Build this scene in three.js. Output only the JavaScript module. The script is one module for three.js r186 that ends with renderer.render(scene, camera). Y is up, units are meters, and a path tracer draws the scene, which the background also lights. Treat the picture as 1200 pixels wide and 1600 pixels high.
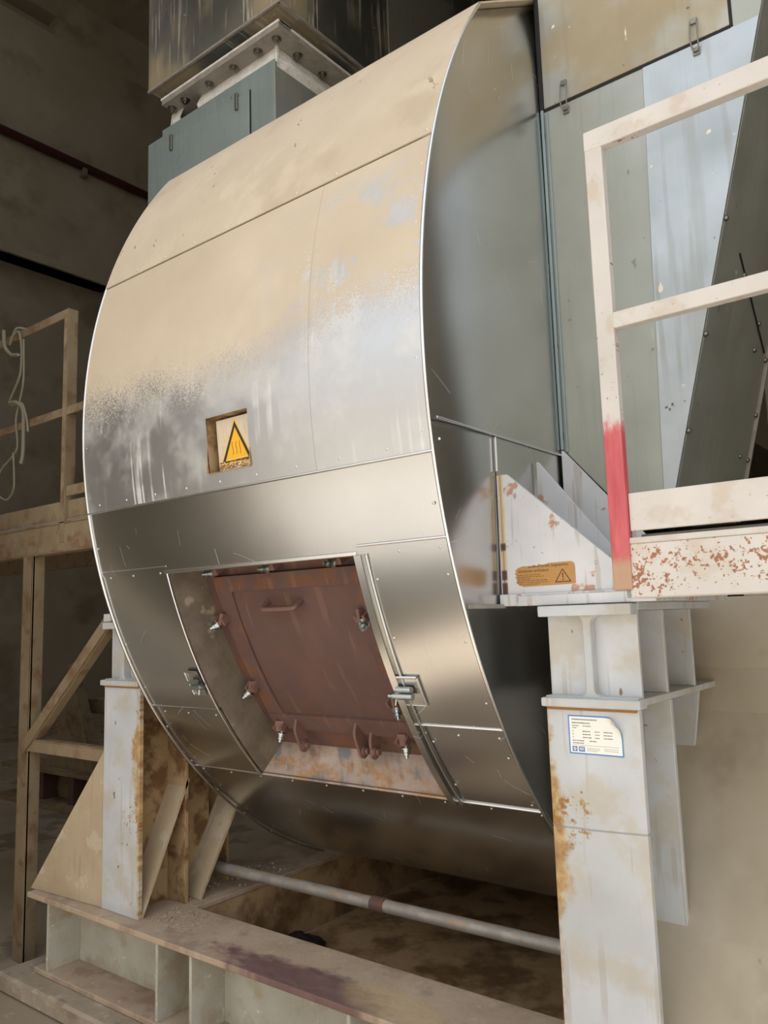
import * as THREE from 'three';
import { RoundedBoxGeometry } from 'three/addons/geometries/RoundedBoxGeometry.js';
import { mergeGeometries } from 'three/addons/utils/BufferGeometryUtils.js';

/* ------------------------------------------------------------------ camera, sky, sun, exposure */
const scene = new THREE.Scene();
const camera = new THREE.PerspectiveCamera(64.95, 1200 / 1600, 0.05, 400);
camera.position.set(0, 1.7, 0);
camera.rotation.order = 'YXZ';
camera.rotation.set(THREE.MathUtils.degToRad(7.584), THREE.MathUtils.degToRad(38.258), THREE.MathUtils.degToRad(-1.7496));

const renderer = new THREE.WebGLRenderer({ antialias: true });
renderer.toneMapping = THREE.LinearToneMapping;
renderer.toneMappingExposure = 1.45;
renderer.shadowMap.enabled = true;

const sunDir = new THREE.Vector3(-0.1, 1.0, -0.09).normalize();   // midday sun, just behind the roof edge
// hazy sky: pale near the horizon, light blue overhead, the same all round
{
  const w = 64, h = 128, d = new Float32Array(w * h * 4);
  for (let j = 0; j < h; j++) {
    const el = Math.max(0, Math.sin(((j + 0.5) / h - 0.5) * Math.PI)), t = Math.pow(el, 0.7), c = [1.2 - 0.42 * t, 1.2 - 0.34 * t, 1.2 - 0.2 * t];
    for (let i = 0; i < w; i++) d.set([...c, 1], (j * w + i) * 4);
  }
  const sky = new THREE.DataTexture(d, w, h, THREE.RGBAFormat, THREE.FloatType);
  sky.mapping = THREE.EquirectangularReflectionMapping; sky.magFilter = sky.minFilter = THREE.LinearFilter; sky.colorSpace = THREE.LinearSRGBColorSpace; sky.needsUpdate = true;
  scene.background = sky; scene.environment = sky;
}

const sun = new THREE.DirectionalLight(0xf3f5ff, 10);
sun.position.copy(sunDir).multiplyScalar(60);
sun.castShadow = true;
sun.shadow.mapSize.set(2048, 2048);
Object.assign(sun.shadow.camera, { left: -30, right: 30, top: 30, bottom: -30, near: 1, far: 140 });
scene.add(sun, sun.target);

/* ------------------------------------------------------------------ helpers */
const D2R = Math.PI / 180;
let seed = 7;
const rnd = () => { seed = (seed * 1664525 + 1013904223) >>> 0; return seed / 4294967296; };
const rr = (a, b) => a + (b - a) * rnd();
const clamp = (x, a = 0, b = 1) => Math.min(b, Math.max(a, x));
const lerp = (a, b, t) => a + (b - a) * t;
const step = (a, b, x) => { const t = clamp((x - a) / (b - a)); return t * t * (3 - 2 * t); };
const mix3 = (a, b, t) => [lerp(a[0], b[0], t), lerp(a[1], b[1], t), lerp(a[2], b[2], t)];

// tileable fractal noise fields, 512 x 512, about 0..1
const FS = 512;
function field(fx, fy, oct, gain, s) {
  const out = new Float32Array(FS * FS); let amp = 1, tot = 0; const old = seed; seed = s * 7919 + 13;
  for (let o = 0; o < oct; o++) {
    const nx = fx << o, ny = fy << o; if (nx > FS || ny > FS) break;
    const g = new Float32Array(nx * ny); for (let i = 0; i < g.length; i++) g[i] = rnd();
    for (let y = 0; y < FS; y++) {
      const py = y / FS * ny, iy = Math.floor(py), ty = py - iy, sy = ty * ty * (3 - 2 * ty), r0 = (iy % ny) * nx, r1 = ((iy + 1) % ny) * nx;
      for (let x = 0; x < FS; x++) {
        const px = x / FS * nx, ix = Math.floor(px), tx = px - ix, sx = tx * tx * (3 - 2 * tx), c0 = ix % nx, c1 = (ix + 1) % nx;
        const a = g[r0 + c0] + (g[r0 + c1] - g[r0 + c0]) * sx, b = g[r1 + c0] + (g[r1 + c1] - g[r1 + c0]) * sx;
        out[y * FS + x] += amp * (a + (b - a) * sy);
      }
    }
    tot += amp; amp *= gain;
  }
  let lo = 1e9, hi = -1e9; for (const v of out) { if (v < lo) lo = v; if (v > hi) hi = v; }
  for (let i = 0; i < out.length; i++) out[i] = (out[i] - lo) / (hi - lo);
  seed = old; return out;
}
const N = {
  big: field(3, 3, 5, 0.5, 1), mid: field(8, 8, 5, 0.55, 2), fine: field(32, 32, 4, 0.6, 3), grain: field(128, 128, 2, 0.7, 4),
  big2: field(4, 4, 6, 0.55, 5), mid2: field(10, 10, 5, 0.6, 6), drip: field(48, 3, 3, 0.55, 7), brush: field(4, 128, 3, 0.7, 8), drip2: field(90, 4, 2, 0.6, 9),
};
function S(f, u, v) {
  u = (u - Math.floor(u)) * FS; v = (v - Math.floor(v)) * FS;
  const x = Math.floor(u), y = Math.floor(v), tx = u - x, ty = v - y, x0 = x % FS, x1 = (x + 1) % FS, r0 = (y % FS) * FS, r1 = ((y + 1) % FS) * FS;
  const a = f[r0 + x0] + (f[r0 + x1] - f[r0 + x0]) * tx, b = f[r1 + x0] + (f[r1 + x1] - f[r1 + x0]) * tx;
  return a + (b - a) * ty;
}
function dataTex(w, h, data, srgb, rx, ry, repeat = true) {
  const t = new THREE.DataTexture(data, w, h, THREE.RGBAFormat, data instanceof Float32Array ? THREE.FloatType : THREE.UnsignedByteType);
  if (srgb) t.colorSpace = THREE.SRGBColorSpace;
  t.magFilter = THREE.LinearFilter; t.minFilter = THREE.LinearMipmapLinearFilter; t.generateMipmaps = true;
  t.wrapS = t.wrapT = repeat ? THREE.RepeatWrapping : THREE.ClampToEdgeWrapping; t.repeat.set(rx, ry); t.needsUpdate = true;
  return t;
}
// fn(u, v) -> { c: [r, g, b] 0..255 sRGB, r: roughness, m: metalness, b: bump 0..1 }; the tile is sx by sy metres
function surface({ w = 512, h = w, sx = 1, sy = sx, bump = 0, flat = false, rough = 0, extra = {} }, fn) {
  const col = new Uint8Array(w * h * 4), orm = new Uint8Array(w * h * 4), bmp = bump ? new Float32Array(w * h * 4) : null;
  for (let j = 0; j < h; j++) for (let i = 0; i < w; i++) {
    const o = fn((i + 0.5) / w, (j + 0.5) / h), k = (j * w + i) * 4;
    col[k] = clamp(o.c[0], 0, 255); col[k + 1] = clamp(o.c[1], 0, 255); col[k + 2] = clamp(o.c[2], 0, 255); col[k + 3] = 255;
    orm[k] = 255; orm[k + 1] = clamp(o.r) * 255; orm[k + 2] = clamp(o.m ?? 0) * 255; orm[k + 3] = 255;
    if (bmp) { bmp[k] = bmp[k + 1] = bmp[k + 2] = clamp(o.b ?? 0.5); bmp[k + 3] = 1; }
  }
  const T = (d, s) => dataTex(w, h, d, s, 1 / sx, 1 / sy, !flat), o = rough ? null : T(orm, false);
  return new THREE.MeshStandardMaterial({ map: T(col, true), ...(o ? { roughnessMap: o, metalnessMap: o } : {}), roughness: rough || 1, metalness: o ? 1 : 0, ...(bmp ? { bumpMap: T(bmp, false), bumpScale: bump } : {}), ...extra });
}
const plain = (c, roughness = 0.7, metalness = 0) => new THREE.MeshStandardMaterial({ color: c, roughness, metalness });

/* geometry: every geometry leaves here non-indexed with position, normal, uv (uv in metres) */
function fin(g, keepUV = false) {
  if (g.index) g = g.toNonIndexed();
  if (!keepUV) {
    const p = g.attributes.position, n = g.attributes.normal, uv = new Float32Array(p.count * 2), ox = rnd() * 3, oy = rnd() * 3;
    for (let i = 0; i < p.count; i += 3) {
      const ax = Math.abs(n.getX(i) + n.getX(i + 1) + n.getX(i + 2)), ay = Math.abs(n.getY(i) + n.getY(i + 1) + n.getY(i + 2)), az = Math.abs(n.getZ(i) + n.getZ(i + 1) + n.getZ(i + 2));
      for (let k = i; k < i + 3; k++) {
        const x = p.getX(k), y = p.getY(k), z = p.getZ(k);
        const a = ax > ay && ax > az ? [z, y] : ay > az ? [x, z] : [x, y];
        uv[k * 2] = a[0] + ox; uv[k * 2 + 1] = a[1] + oy;
      }
    }
    g.setAttribute('uv', new THREE.BufferAttribute(uv, 2));
  }
  for (const k of Object.keys(g.attributes)) if (!['position', 'normal', 'uv'].includes(k)) g.deleteAttribute(k);
  return g;
}
// box between two corners, edges rounded by r
function bx(x0, x1, y0, y1, z0, z1, r = 0.003) {
  const w = Math.abs(x1 - x0), h = Math.abs(y1 - y0), d = Math.abs(z1 - z0), rad = Math.min(r, w / 2.2, h / 2.2, d / 2.2);
  const g = r > 0 ? new RoundedBoxGeometry(w, h, d, 1, rad) : new THREE.BoxGeometry(w, h, d);
  g.translate((x0 + x1) / 2, (y0 + y1) / 2, (z0 + z1) / 2); return fin(g);
}
function shapeOf(pts) { const s = new THREE.Shape(); pts.forEach(([x, y], i) => (i ? s.lineTo(x, y) : s.moveTo(x, y))); s.closePath(); return s; }
// polygon in x, y from z0 towards z1
function prismZ(pts, z0, z1, bev = 0.002) {
  const s = pts instanceof THREE.Shape ? pts : shapeOf(pts), d = Math.abs(z1 - z0);
  const g = new THREE.ExtrudeGeometry(s, { depth: d - 2 * bev, bevelEnabled: bev > 0, bevelThickness: bev, bevelSize: bev, bevelOffset: -bev, bevelSegments: 1, curveSegments: 10 });
  g.translate(0, 0, Math.min(z0, z1) + bev); return fin(g);
}
// polygon given as [z, y] from x0 towards x1
function prismX(pts, x0, x1, bev = 0.002) {
  const d = Math.abs(x1 - x0), g = new THREE.ExtrudeGeometry(pts instanceof THREE.Shape ? pts : shapeOf(pts), { depth: d - 2 * bev, bevelEnabled: bev > 0, bevelThickness: bev, bevelSize: bev, bevelOffset: -bev, bevelSegments: 1, curveSegments: 10 });
  g.rotateY(-Math.PI / 2); g.translate(Math.max(x0, x1) - bev, 0, 0); return fin(g);
}
// polygon given as [x, z] from y0 towards y1
function prismY(pts, y0, y1, bev = 0.002) {
  const d = Math.abs(y1 - y0), g = new THREE.ExtrudeGeometry(shapeOf(pts), { depth: d - 2 * bev, bevelEnabled: bev > 0, bevelThickness: bev, bevelSize: bev, bevelOffset: -bev, bevelSegments: 1 });
  g.rotateX(Math.PI / 2); g.translate(0, Math.max(y0, y1) - bev, 0); return fin(g);
}
function tube(pts, r, seg = 40, rs = 8, closed = false) {
  return fin(new THREE.TubeGeometry(new THREE.CatmullRomCurve3(pts.map((p) => new THREE.Vector3(...p)), closed, 'catmullrom', 0.4), seg, r, rs, closed));
}
// straight bar of section w x h between two points; up: direction of h
function bar(a, b, w, h, up = [0, 1, 0], r = 0.003) {
  const A = new THREE.Vector3(...a), B = new THREE.Vector3(...b), L = A.distanceTo(B), z = B.clone().sub(A).normalize(), x = new THREE.Vector3(...up).cross(z).normalize(), y = z.clone().cross(x);
  const g = fin(new RoundedBoxGeometry(w, h, L, 1, Math.min(r, w / 2.2, h / 2.2)));
  g.applyMatrix4(new THREE.Matrix4().makeBasis(x, y, z).setPosition(A.add(B).multiplyScalar(0.5))); return g;
}
function rod(a, b, r, seg = 16) {
  const A = new THREE.Vector3(...a), B = new THREE.Vector3(...b), g = new THREE.CylinderGeometry(r, r, A.distanceTo(B), seg);
  g.applyQuaternion(new THREE.Quaternion().setFromUnitVectors(new THREE.Vector3(0, 1, 0), B.clone().sub(A).normalize())); g.translate(...A.add(B).multiplyScalar(0.5).toArray()); return fin(g);
}
// plate between three or four corner points, thickness t on the side the corners turn away from
function plate(corners, t) {
  const P = corners.map((c) => new THREE.Vector3(...c)), n = P[1].clone().sub(P[0]).cross(P[2].clone().sub(P[0])).normalize().multiplyScalar(-t), Q = P.map((p) => p.clone().add(n)), v = [], tri = (a, b, c) => v.push(...a.toArray(), ...b.toArray(), ...c.toArray());
  for (let i = 1; i < P.length - 1; i++) { tri(P[0], P[i], P[i + 1]); tri(Q[0], Q[i + 1], Q[i]); }
  P.forEach((p, i) => { const j = (i + 1) % P.length; tri(p, Q[i], Q[j]); tri(p, Q[j], P[j]); });
  const g = new THREE.BufferGeometry(); g.setAttribute('position', new THREE.Float32BufferAttribute(v, 3)); g.computeVertexNormals(); return fin(g);
}
/* scene graph */
const used = {};
function numbered(n) { const k = used[n] = (used[n] ?? -1) + 1; return k ? `${n}_${String(k).padStart(3, '0')}` : n; }
function obj(name, geos, material, parent = scene) {
  const list = [].concat(geos), m = new THREE.Mesh(list.length > 1 ? mergeGeometries(list) : list[0], material);
  m.name = parent === scene ? numbered(name) : name; m.castShadow = m.receiveShadow = true; parent.add(m); return m;
}
function tag(o, label, category, group, kind) { Object.assign(o.userData, { label, category }); if (group) o.userData.group = group; if (kind) o.userData.kind = kind; return o; }
function thing(name, label, category, group) { const o = new THREE.Group(); o.name = numbered(name); scene.add(o); return tag(o, label, category, group); }
function struct(name, geos, material) { const m = obj(name, geos, material); m.userData.kind = 'structure'; return m; }
function many(name, geos, material, parent) { const m = obj(name, geos, material, parent); m.userData.kind = 'stuff'; return m; }

/* ------------------------------------------------------------------ materials */
const M = {};
// light grey pedestal paint: chalky patches, grime, a few chips
const paintAt = (u, v) => {
  let c = mix3([176, 178, 177], [204, 207, 209], S(N.big2, u, v));
  const grime = step(0.45, 0.85, S(N.mid2, u + 0.3, v)) * 0.5; c = mix3(c, [182, 170, 148], grime);
  const streak = step(0.66, 0.8, S(N.drip, u, v)) * 0.35; c = mix3(c, [160, 152, 140], streak);
  const chip = step(0.86, 0.9, S(N.fine, u, v)) * 0.8; c = mix3(c, [120, 98, 74], chip);
  return { c, r: 0.5 + 0.25 * grime + 0.15 * S(N.fine, u, v), b: 0.5 - 0.3 * chip + 0.2 * S(N.mid, u, v) };
};
M.paint = surface({ w: 768, sx: 1.1, bump: 0.0012 }, paintAt);
// the same paint on one flange, 0.28 x 1 m, with rust that creeps in from one edge
function paintFlange(left, blotchV, k) {
  return surface({ w: 384, h: 1024, sx: 0.28, sy: 1.0, bump: 0.0012, flat: true }, (u, v) => {
    const o = paintAt(u * 0.26 + k, v * 0.9 + k), e = left ? u : 1 - u, n = S(N.mid, u * 0.3 + k, v), f = S(N.fine, u * 0.4 + k, v * 1.2);
    const wide = step(0.38, 0.5, v) * step(0.86, 0.74, v), edge = step(-0.02, 0.1, 0.015 + (0.04 + 0.16 * wide) * (0.4 + n) + 0.10 * (f - 0.5) - e);
    const d = Math.hypot((e - 0.2) / 0.24, (v - blotchV) / 0.075) - 0.7 * (f - 0.4), spot = step(1.05, 0.6, d) * step(0.52, 0.68, 0.5 * f + 0.5 * S(N.grain, u * 0.28, v));
    o.c = mix3(o.c, mix3([204, 170, 108], [132, 86, 42], f), clamp(edge * 0.8 + spot * 0.75));
    const line = step(0.004, 0.0015, Math.abs(v - 0.66 - 0.02 * (S(N.big, u * 0.3, 0.2) - 0.5))) * (left ? 0.6 : 0); o.c = mix3(o.c, [132, 130, 126], line);
    o.r = lerp(o.r, 0.9, edge); return o;
  });
}
M.flangeR = paintFlange(true, 0.69, 0.13); M.flangeL = paintFlange(false, 0.42, 0.57);
// bracket sheets: white chalky zinc with rust freckles
M.white = surface({ w: 512, sx: 0.9, bump: 0.0008 }, (u, v) => {
  let c = mix3([196, 196, 198], [222, 222, 222], S(N.big2, u, v)); const d = step(0.62, 0.78, S(N.drip, u, v)) * 0.4, sp = step(0.8, 0.87, S(N.mid2, u, v)), ch = step(0.8, 0.84, S(N.fine, u + 0.4, v));
  c = mix3(c, [168, 156, 140], d); c = mix3(c, [178, 118, 88], sp * 0.7); c = mix3(c, [140, 128, 112], ch * 0.5);
  return { c, r: 0.42 + 0.3 * S(N.mid, u, v), m: 0.15, b: S(N.mid, u, v) };
});
// weathered zinc sheet of the inlet box: drips, chalk splashes, dark ticks
const zincAt = (u, v, warm) => {
  let c = mix3([166, 172, 172], [194, 199, 200], S(N.big2, u, v)); const dr = step(0.5, 0.85, S(N.drip, u, v)) * 0.35; c = mix3(c, [150, 150, 142], dr);
  const w = (0.35 + 0.65 * step(0.3, 0.75, S(N.big, u + 0.2, v))) * warm; c = mix3(c, [166, 146, 108], w * 0.75);
  const splash = step(0.83, 0.88, S(N.fine, u * 0.8, v * 0.8)) * step(0.45, 0.7, S(N.mid2, u, v)); const run = step(0.8, 0.86, S(N.drip2, u, v)) * step(0.55, 0.7, S(N.mid, u, v + 0.5));
  c = mix3(c, [228, 220, 196], clamp(splash + run * (0.25 + warm))); const tick = step(0.87, 0.92, S(N.fine, u * 1, v + 0.3)); c = mix3(c, [92, 86, 74], tick * 0.8);
  const rust = step(0.78, 0.9, S(N.mid, u + 0.7, v + 0.1)) * warm; c = mix3(c, [164, 116, 62], rust * 0.7);
  return { c, r: clamp(0.36 + 0.25 * S(N.mid, u, v) + 0.3 * (splash + w)), m: 0.85 * (1 - clamp(splash + run * 0.5 + w * 0.6 + rust * 0.5)), b: 0.5 + 0.2 * S(N.big, u, v) };
};
M.zinc = surface({ w: 768, sx: 1.3, bump: 0.0015 }, (u, v) => zincAt(u, v, 0));
M.zincWarm = surface({ w: 768, sx: 1.1, bump: 0.0015 }, (u, v) => zincAt(u, v, 1));
M.zincBlue = surface({ w: 512, sx: 1.2, bump: 0.001 }, (u, v) => { const o = zincAt(u, v, 0.25); o.c = mix3(o.c, [126, 146, 146], 0.6); o.m *= 0.6; return o; });
M.zincOld = surface({ w: 512, sx: 1.2, bump: 0.0012 }, (u, v) => { const o = zincAt(u, v, 0.22); o.c = mix3(o.c, [160, 161, 147], 0.65); o.m *= 0.75; o.r = clamp(o.r + 0.02); return o; });
// new bright cladding sheet
const scratch = new Float32Array(1024 * 1024), waves = field(3, 3, 2, 0.35, 21);
for (let k = 0; k < 46; k++) { let x = rnd() * 1024, y = rnd() * 1024, a = rr(-0.7, 0.7) + (rnd() < 0.5 ? 1.1 : 2.2), n = rr(12, 70), s = rr(0.3, 1), bend = rr(-0.006, 0.006); for (let i = 0; i < n; i++) { x += Math.cos(a); y += Math.sin(a); a += bend; scratch[((Math.floor(y) + 1024) % 1024) * 1024 + (Math.floor(x) + 1024) % 1024] = s; } }
const cleanAt = (u, v) => {
  const sc = scratch[(Math.floor(v * 1024) % 1024) * 1024 + Math.floor(u * 1024) % 1024], sm = S(N.big2, u, v);
  return { c: mix3(mix3([192, 191, 188], [204, 204, 202], sm), [232, 230, 226], sc * 0.6), r: 0.25 + 0.3 * sc, m: 1 - 0.4 * sc, b: 0.5 * S(waves, u, v) + 0.5 * S(waves, u * 2, v * 2) };
};
M.clean = surface({ w: 1024, sx: 1.6, bump: 0.0016 }, cleanAt);
M.bead = plain(0xdedede, 0.25, 1);
M.screw = plain(0xd6d6d2, 0.35, 1);
// sheet of the upper front: caked dust that ends in a speckled rim; bare zinc with runs below, wiped patches on the right
const DUST = [[196, 179, 154], [212, 196, 171], [184, 167, 142]];
M.front = surface({ w: 1536, h: 896, sx: 1.78, sy: 1.03, flat: true }, (u, v) => {
  const n = S(N.big2, u * 0.9, v * 0.55), m = S(N.mid2, u, v * 0.6 + 0.2), g = S(N.grain, u * 7, v * 4.1), f = S(N.fine, u * 1.2, v * 0.7), q = S(N.grain, u * 3 + 0.4, v * 1.75);
  // speckles of dust thin out between 0.3 and 0.6 of the height: each speckle is dust or bare metal
  const cover = (v - 0.44) / 0.34 + 0.5 + 0.22 * (n - 0.5) - 0.18 * step(0.6, 0.9, u), speck = 0.7 * g + 0.26 * q + 0.04 * f; let d = step(speck - 0.07, speck + 0.07, 0.2 + 0.6 * cover);
  const wn = 0.42 * S(N.mid2, u * 0.8 + 0.35, v * 0.5 + u * 0.25) + 0.28 * f + 0.3 * q, wipe = step(0.50, 0.60, wn) * step(0.50, 0.8, u + 0.2 * (m - 0.5)) * step(0.98, 0.84, v); d *= 1 - 0.7 * wipe;
  const scr = step(0.84, 0.9, S(N.drip2, u * 0.8, v * 0.5 + 0.1)) * step(0.6, 0.75, S(N.mid, u + 0.3, v)); d *= 1 - 0.5 * scr;
  const run = step(0.60, 0.85, S(N.drip2, u, v * 0.4)) * step(0.45, 0.75, S(N.mid, u, v * 0.5 + 0.4)) * (1 - d), smear = step(0.4, 0.8, m) * (1 - d) * 0.5 * (0.4 + f);
  let c = mix3([186, 187, 188], [202, 203, 204], n); c = mix3(c, [222, 220, 214], clamp(run * 0.7 + smear));
  const tone = mix3(mix3(DUST[2], DUST[1], n), DUST[0], m); c = mix3(c, tone, d);
  const fleck = step(0.88, 0.93, S(N.fine, u * 0.7 + 0.5, v * 0.3)) * d; c = mix3(c, [138, 112, 82], fleck * 0.7);
  const joint = step(0.0009, 0.0004, Math.abs(u - 0.741)) * 0.5; c = mix3(c, [140, 132, 118], joint);
  return { c, r: lerp(0.36 + 0.2 * smear + 0.25 * run, 0.72, d), m: (1 - d) * (0.92 - 0.5 * run - 0.35 * smear) };
});
M.dust = surface({ w: 1024, h: 1024, sx: 1.8, bump: 0.001 }, (u, v) => {
  const n = S(N.big2, u, v), m = S(N.mid2, u, v); let c = mix3(mix3(DUST[2], DUST[1], n), DUST[0], m);
  const tick = step(0.80, 0.86, S(N.fine, u * 2 + v, v * 0.8 - u * 0.4)) * step(0.4, 0.7, S(N.mid, u, v)), rub = step(0.55, 0.9, S(N.mid, u, v + 0.3)) * 0.35, pale = step(0.6, 0.85, S(N.mid2, u + 0.4, v * 0.7)) * 0.35;
  c = mix3(c, [218, 202, 176], pale); c = mix3(c, [174, 152, 124], rub); c = mix3(c, [142, 114, 88], tick * 0.8);
  return { c, r: 0.7 + 0.2 * m, m: 0.1 * rub, b: 0.4 * m + 0.4 * S(N.grain, u, v) };
});
// red lead primer and rust of the access door
const doorAt = (u, v, o) => {
  let c = mix3([86, 64, 60], [104, 78, 73], S(N.big2, u, v)); const r = step(0.52, 0.75, S(N.mid2, u, v)) * o, d = step(0.62, 0.82, S(N.drip, u * 0.5, v)) * 0.3;
  c = mix3(c, [112, 74, 54], r); c = mix3(c, [150, 118, 92], d * (0.4 + S(N.mid, u, v))); return { c, r: 0.55 + 0.3 * S(N.mid, u, v), b: S(N.mid2, u, v) };
};
M.door = surface({ rough: 0.62, w: 512, sx: 0.8, bump: 0.0008 }, (u, v) => doorAt(u, v, 0.25));
M.doorRust = surface({ rough: 0.66, w: 512, sx: 0.6, bump: 0.0012 }, (u, v) => doorAt(u, v, 0.9));
M.lining = surface({ w: 512, sx: 0.8, bump: 0.001 }, (u, v) => { let c = mix3([122, 112, 98], [164, 152, 134], S(N.mid2, u, v)); c = mix3(c, [188, 174, 152], step(0.72, 0.85, S(N.mid, u, v))); return { c, r: 0.45 + 0.3 * S(N.mid, u, v), m: 0.5, b: S(N.big2, u, v) }; });
// rust streaked sill: streaks run across its depth
M.sill = surface({ w: 768, h: 384, sx: 0.98, sy: 0.5, bump: 0.001 }, (u, v) => {
  const k = u + 0.3 * v, a = S(N.drip, k * 0.5, v * 0.7), b = S(N.mid2, k, v * 0.6), q = S(N.big2, k, v), f = S(N.fine, k, v * 0.4), w = step(0.15, 0.45, 1 - Math.abs(v - 0.25)); let c = mix3([180, 156, 140], [206, 190, 176], q);
  c = mix3(c, [192, 146, 100], step(0.42, 0.72, b * 0.5 + f * 0.5) * 0.85); c = mix3(c, [134, 136, 138], step(0.45, 0.68, a * 0.5 + S(N.mid, k + 0.4, v * 0.6) * 0.5) * 0.85 * w); c = mix3(c, [156, 112, 88], step(0.55, 0.9, 0.6 * S(N.mid2, k + 0.5, v * 0.5 + 0.3) + 0.4 * S(N.drip, k, v * 0.5)) * 0.6); c = mix3(c, [216, 204, 190], step(0.66, 0.85, f) * 0.4);
  return { c, r: 0.6 + 0.2 * b, m: 0.1, b };
});
// walkway paint
const railAt = (u, v, rust) => {
  let c = mix3([192, 186, 177], [208, 202, 194], S(N.big2, u, v)); const g = step(0.55, 0.8, S(N.mid, u, v)) * 0.4; c = mix3(c, [182, 162, 138], g);
  const r = step(0.70 - 0.14 * rust, 0.76 - 0.12 * rust, S(N.mid2, u, v) * 0.26 + 0.36 * S(N.fine, u * 1.7, v * 1.7) + 0.38 * S(N.grain, u * 1.5, v * 1.5)); c = mix3(c, mix3([162, 96, 62], [128, 78, 52], S(N.fine, u, v)), r * 0.85);
  return { c, r: 0.55 + 0.3 * r, b: 0.6 - 0.4 * r + 0.3 * S(N.fine, u, v) };
};
M.rail = surface({ rough: 0.6, w: 512, sx: 0.7, bump: 0.001 }, (u, v) => railAt(u, v, 0));
M.fascia = surface({ rough: 0.65, w: 1024, h: 256, sx: 1.0, sy: 0.16, bump: 0.001, flat: false }, (u, v) => { const band = step(0.95, 0.6, v) * step(0.0, 0.25, v), n = S(N.big, u, v * 0.16), o = railAt(u, v * 0.16, 0.4 + 0.75 * band * step(0.3, 0.6, n)); return o; });
M.post = surface({ rough: 0.6, w: 128, h: 1024, sx: 0.06, sy: 1.28, bump: 0.0008, flat: true }, (u, v) => {
  const o = railAt(u * 0.1, v * 1.6, 0.15), f = S(N.fine, u * 0.3, v * 2), y = v * 1.28, red = step(0.05, 0.09, y + 0.02 * (f - 0.5)) * step(0.47, 0.40, y + 0.05 * (S(N.mid, u * 0.3, v) - 0.5) + 0.06 * (f - 0.5));
  o.c = mix3(o.c, mix3([176, 66, 72], [202, 98, 100], S(N.mid2, u * 0.3, v)), red * 0.95); const low = step(0.11, 0.05, y + 0.04 * (f - 0.5)); o.c = mix3(o.c, [168, 122, 86], low * 0.7); return o;
});
// the older platform on the left: paint gone brown
M.brown = surface({ rough: 0.8, w: 512, sx: 0.8, bump: 0.0012 }, (u, v) => { let c = mix3([124, 106, 80], [150, 133, 104], S(N.big2, u, v)); const r = step(0.45, 0.9, S(N.mid2, u, v)); c = mix3(c, [108, 72, 46], r * 0.6); c = mix3(c, [158, 146, 122], step(0.65, 0.95, S(N.mid, u + 0.2, v)) * 0.4); c = mix3(c, [96, 72, 48], step(0.78, 0.88, S(N.fine, u, v)) * 0.4); return { c, r: 0.75 + 0.15 * r, b: S(N.fine, u, v) }; });
// steel under dust
const dustSteel = (u, v) => { let c = mix3([164, 142, 118], [190, 170, 146], S(N.big2, u, v)); c = mix3(c, [138, 114, 100], step(0.5, 0.9, S(N.mid2, u, v)) * 0.5); c = mix3(c, [206, 190, 166], step(0.72, 0.82, S(N.fine, u, v)) * 0.4); c = mix3(c, [112, 84, 60], step(0.86, 0.92, S(N.grain, u, v)) * 0.5); return { c, r: 0.88, b: 0.6 * S(N.fine, u, v) + 0.3 * S(N.mid, u, v) }; };
M.dustSteel = surface({ rough: 0.88, w: 768, sx: 0.9, bump: 0.002 }, dustSteel);
M.beamTop = surface({ rough: 0.88, w: 1536, h: 256, sx: 3.7, sy: 0.36, bump: 0.002, flat: true }, (u, v) => {
  const o = dustSteel(u * 4, v * 0.4), k = S(N.mid, u * 2, v * 0.3), f = S(N.fine, u * 2, v * 0.4), d = Math.hypot((u - 0.47) / 0.11, (v - 0.16) / 0.3) + 0.9 * (k - 0.5) + 0.4 * (f - 0.5);
  o.c = mix3(o.c, mix3([92, 66, 64], [122, 92, 86], f), step(1.0, 0.55, d) * 0.85); const e = Math.hypot((u - 0.6) / 0.07, (v - 0.3) / 0.25) + 0.9 * (k - 0.5); o.c = mix3(o.c, [196, 172, 128], step(1.0, 0.5, e) * 0.6); return o;
});
M.dustSlope = surface({ rough: 0.85, w: 512, sx: 0.9, bump: 0.0015 }, (u, v) => { let c = mix3([170, 150, 120], [190, 172, 144], S(N.big2, u, v)); c = mix3(c, [202, 192, 172], step(0.6, 0.8, S(N.mid2, u, v)) * 0.5); c = mix3(c, [150, 120, 84], step(0.66, 0.8, S(N.drip, u, v)) * 0.4); return { c, r: 0.85, b: S(N.fine, u, v) }; });
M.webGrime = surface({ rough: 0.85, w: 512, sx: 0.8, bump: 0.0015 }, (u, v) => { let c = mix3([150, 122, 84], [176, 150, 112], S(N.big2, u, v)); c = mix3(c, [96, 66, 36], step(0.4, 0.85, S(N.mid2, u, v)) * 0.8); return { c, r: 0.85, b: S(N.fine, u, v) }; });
M.steel = surface({ rough: 0.7, w: 768, sx: 0.9, bump: 0.0012 }, (u, v) => { let c = mix3([164, 160, 144], [190, 188, 176], S(N.big2, u, v)); c = mix3(c, [158, 138, 106], step(0.4, 0.95, S(N.mid2, u, v)) * 0.6); const sp = step(0.80, 0.84, S(N.fine, u * 2, v * 2)); c = mix3(c, [226, 222, 206], sp * 0.8); return { c, r: 0.7, b: 0.5 + 0.3 * sp }; });
M.pipe = surface({ w: 512, sx: 0.6, bump: 0.001 }, (u, v) => { let c = mix3([150, 142, 132], [182, 178, 172], S(N.mid2, u, v)); c = mix3(c, [176, 150, 122], step(0.5, 0.7, S(N.mid, u, v)) * 0.6); return { c, r: 0.5, m: 0.35, b: S(N.fine, u, v) }; });
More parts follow.
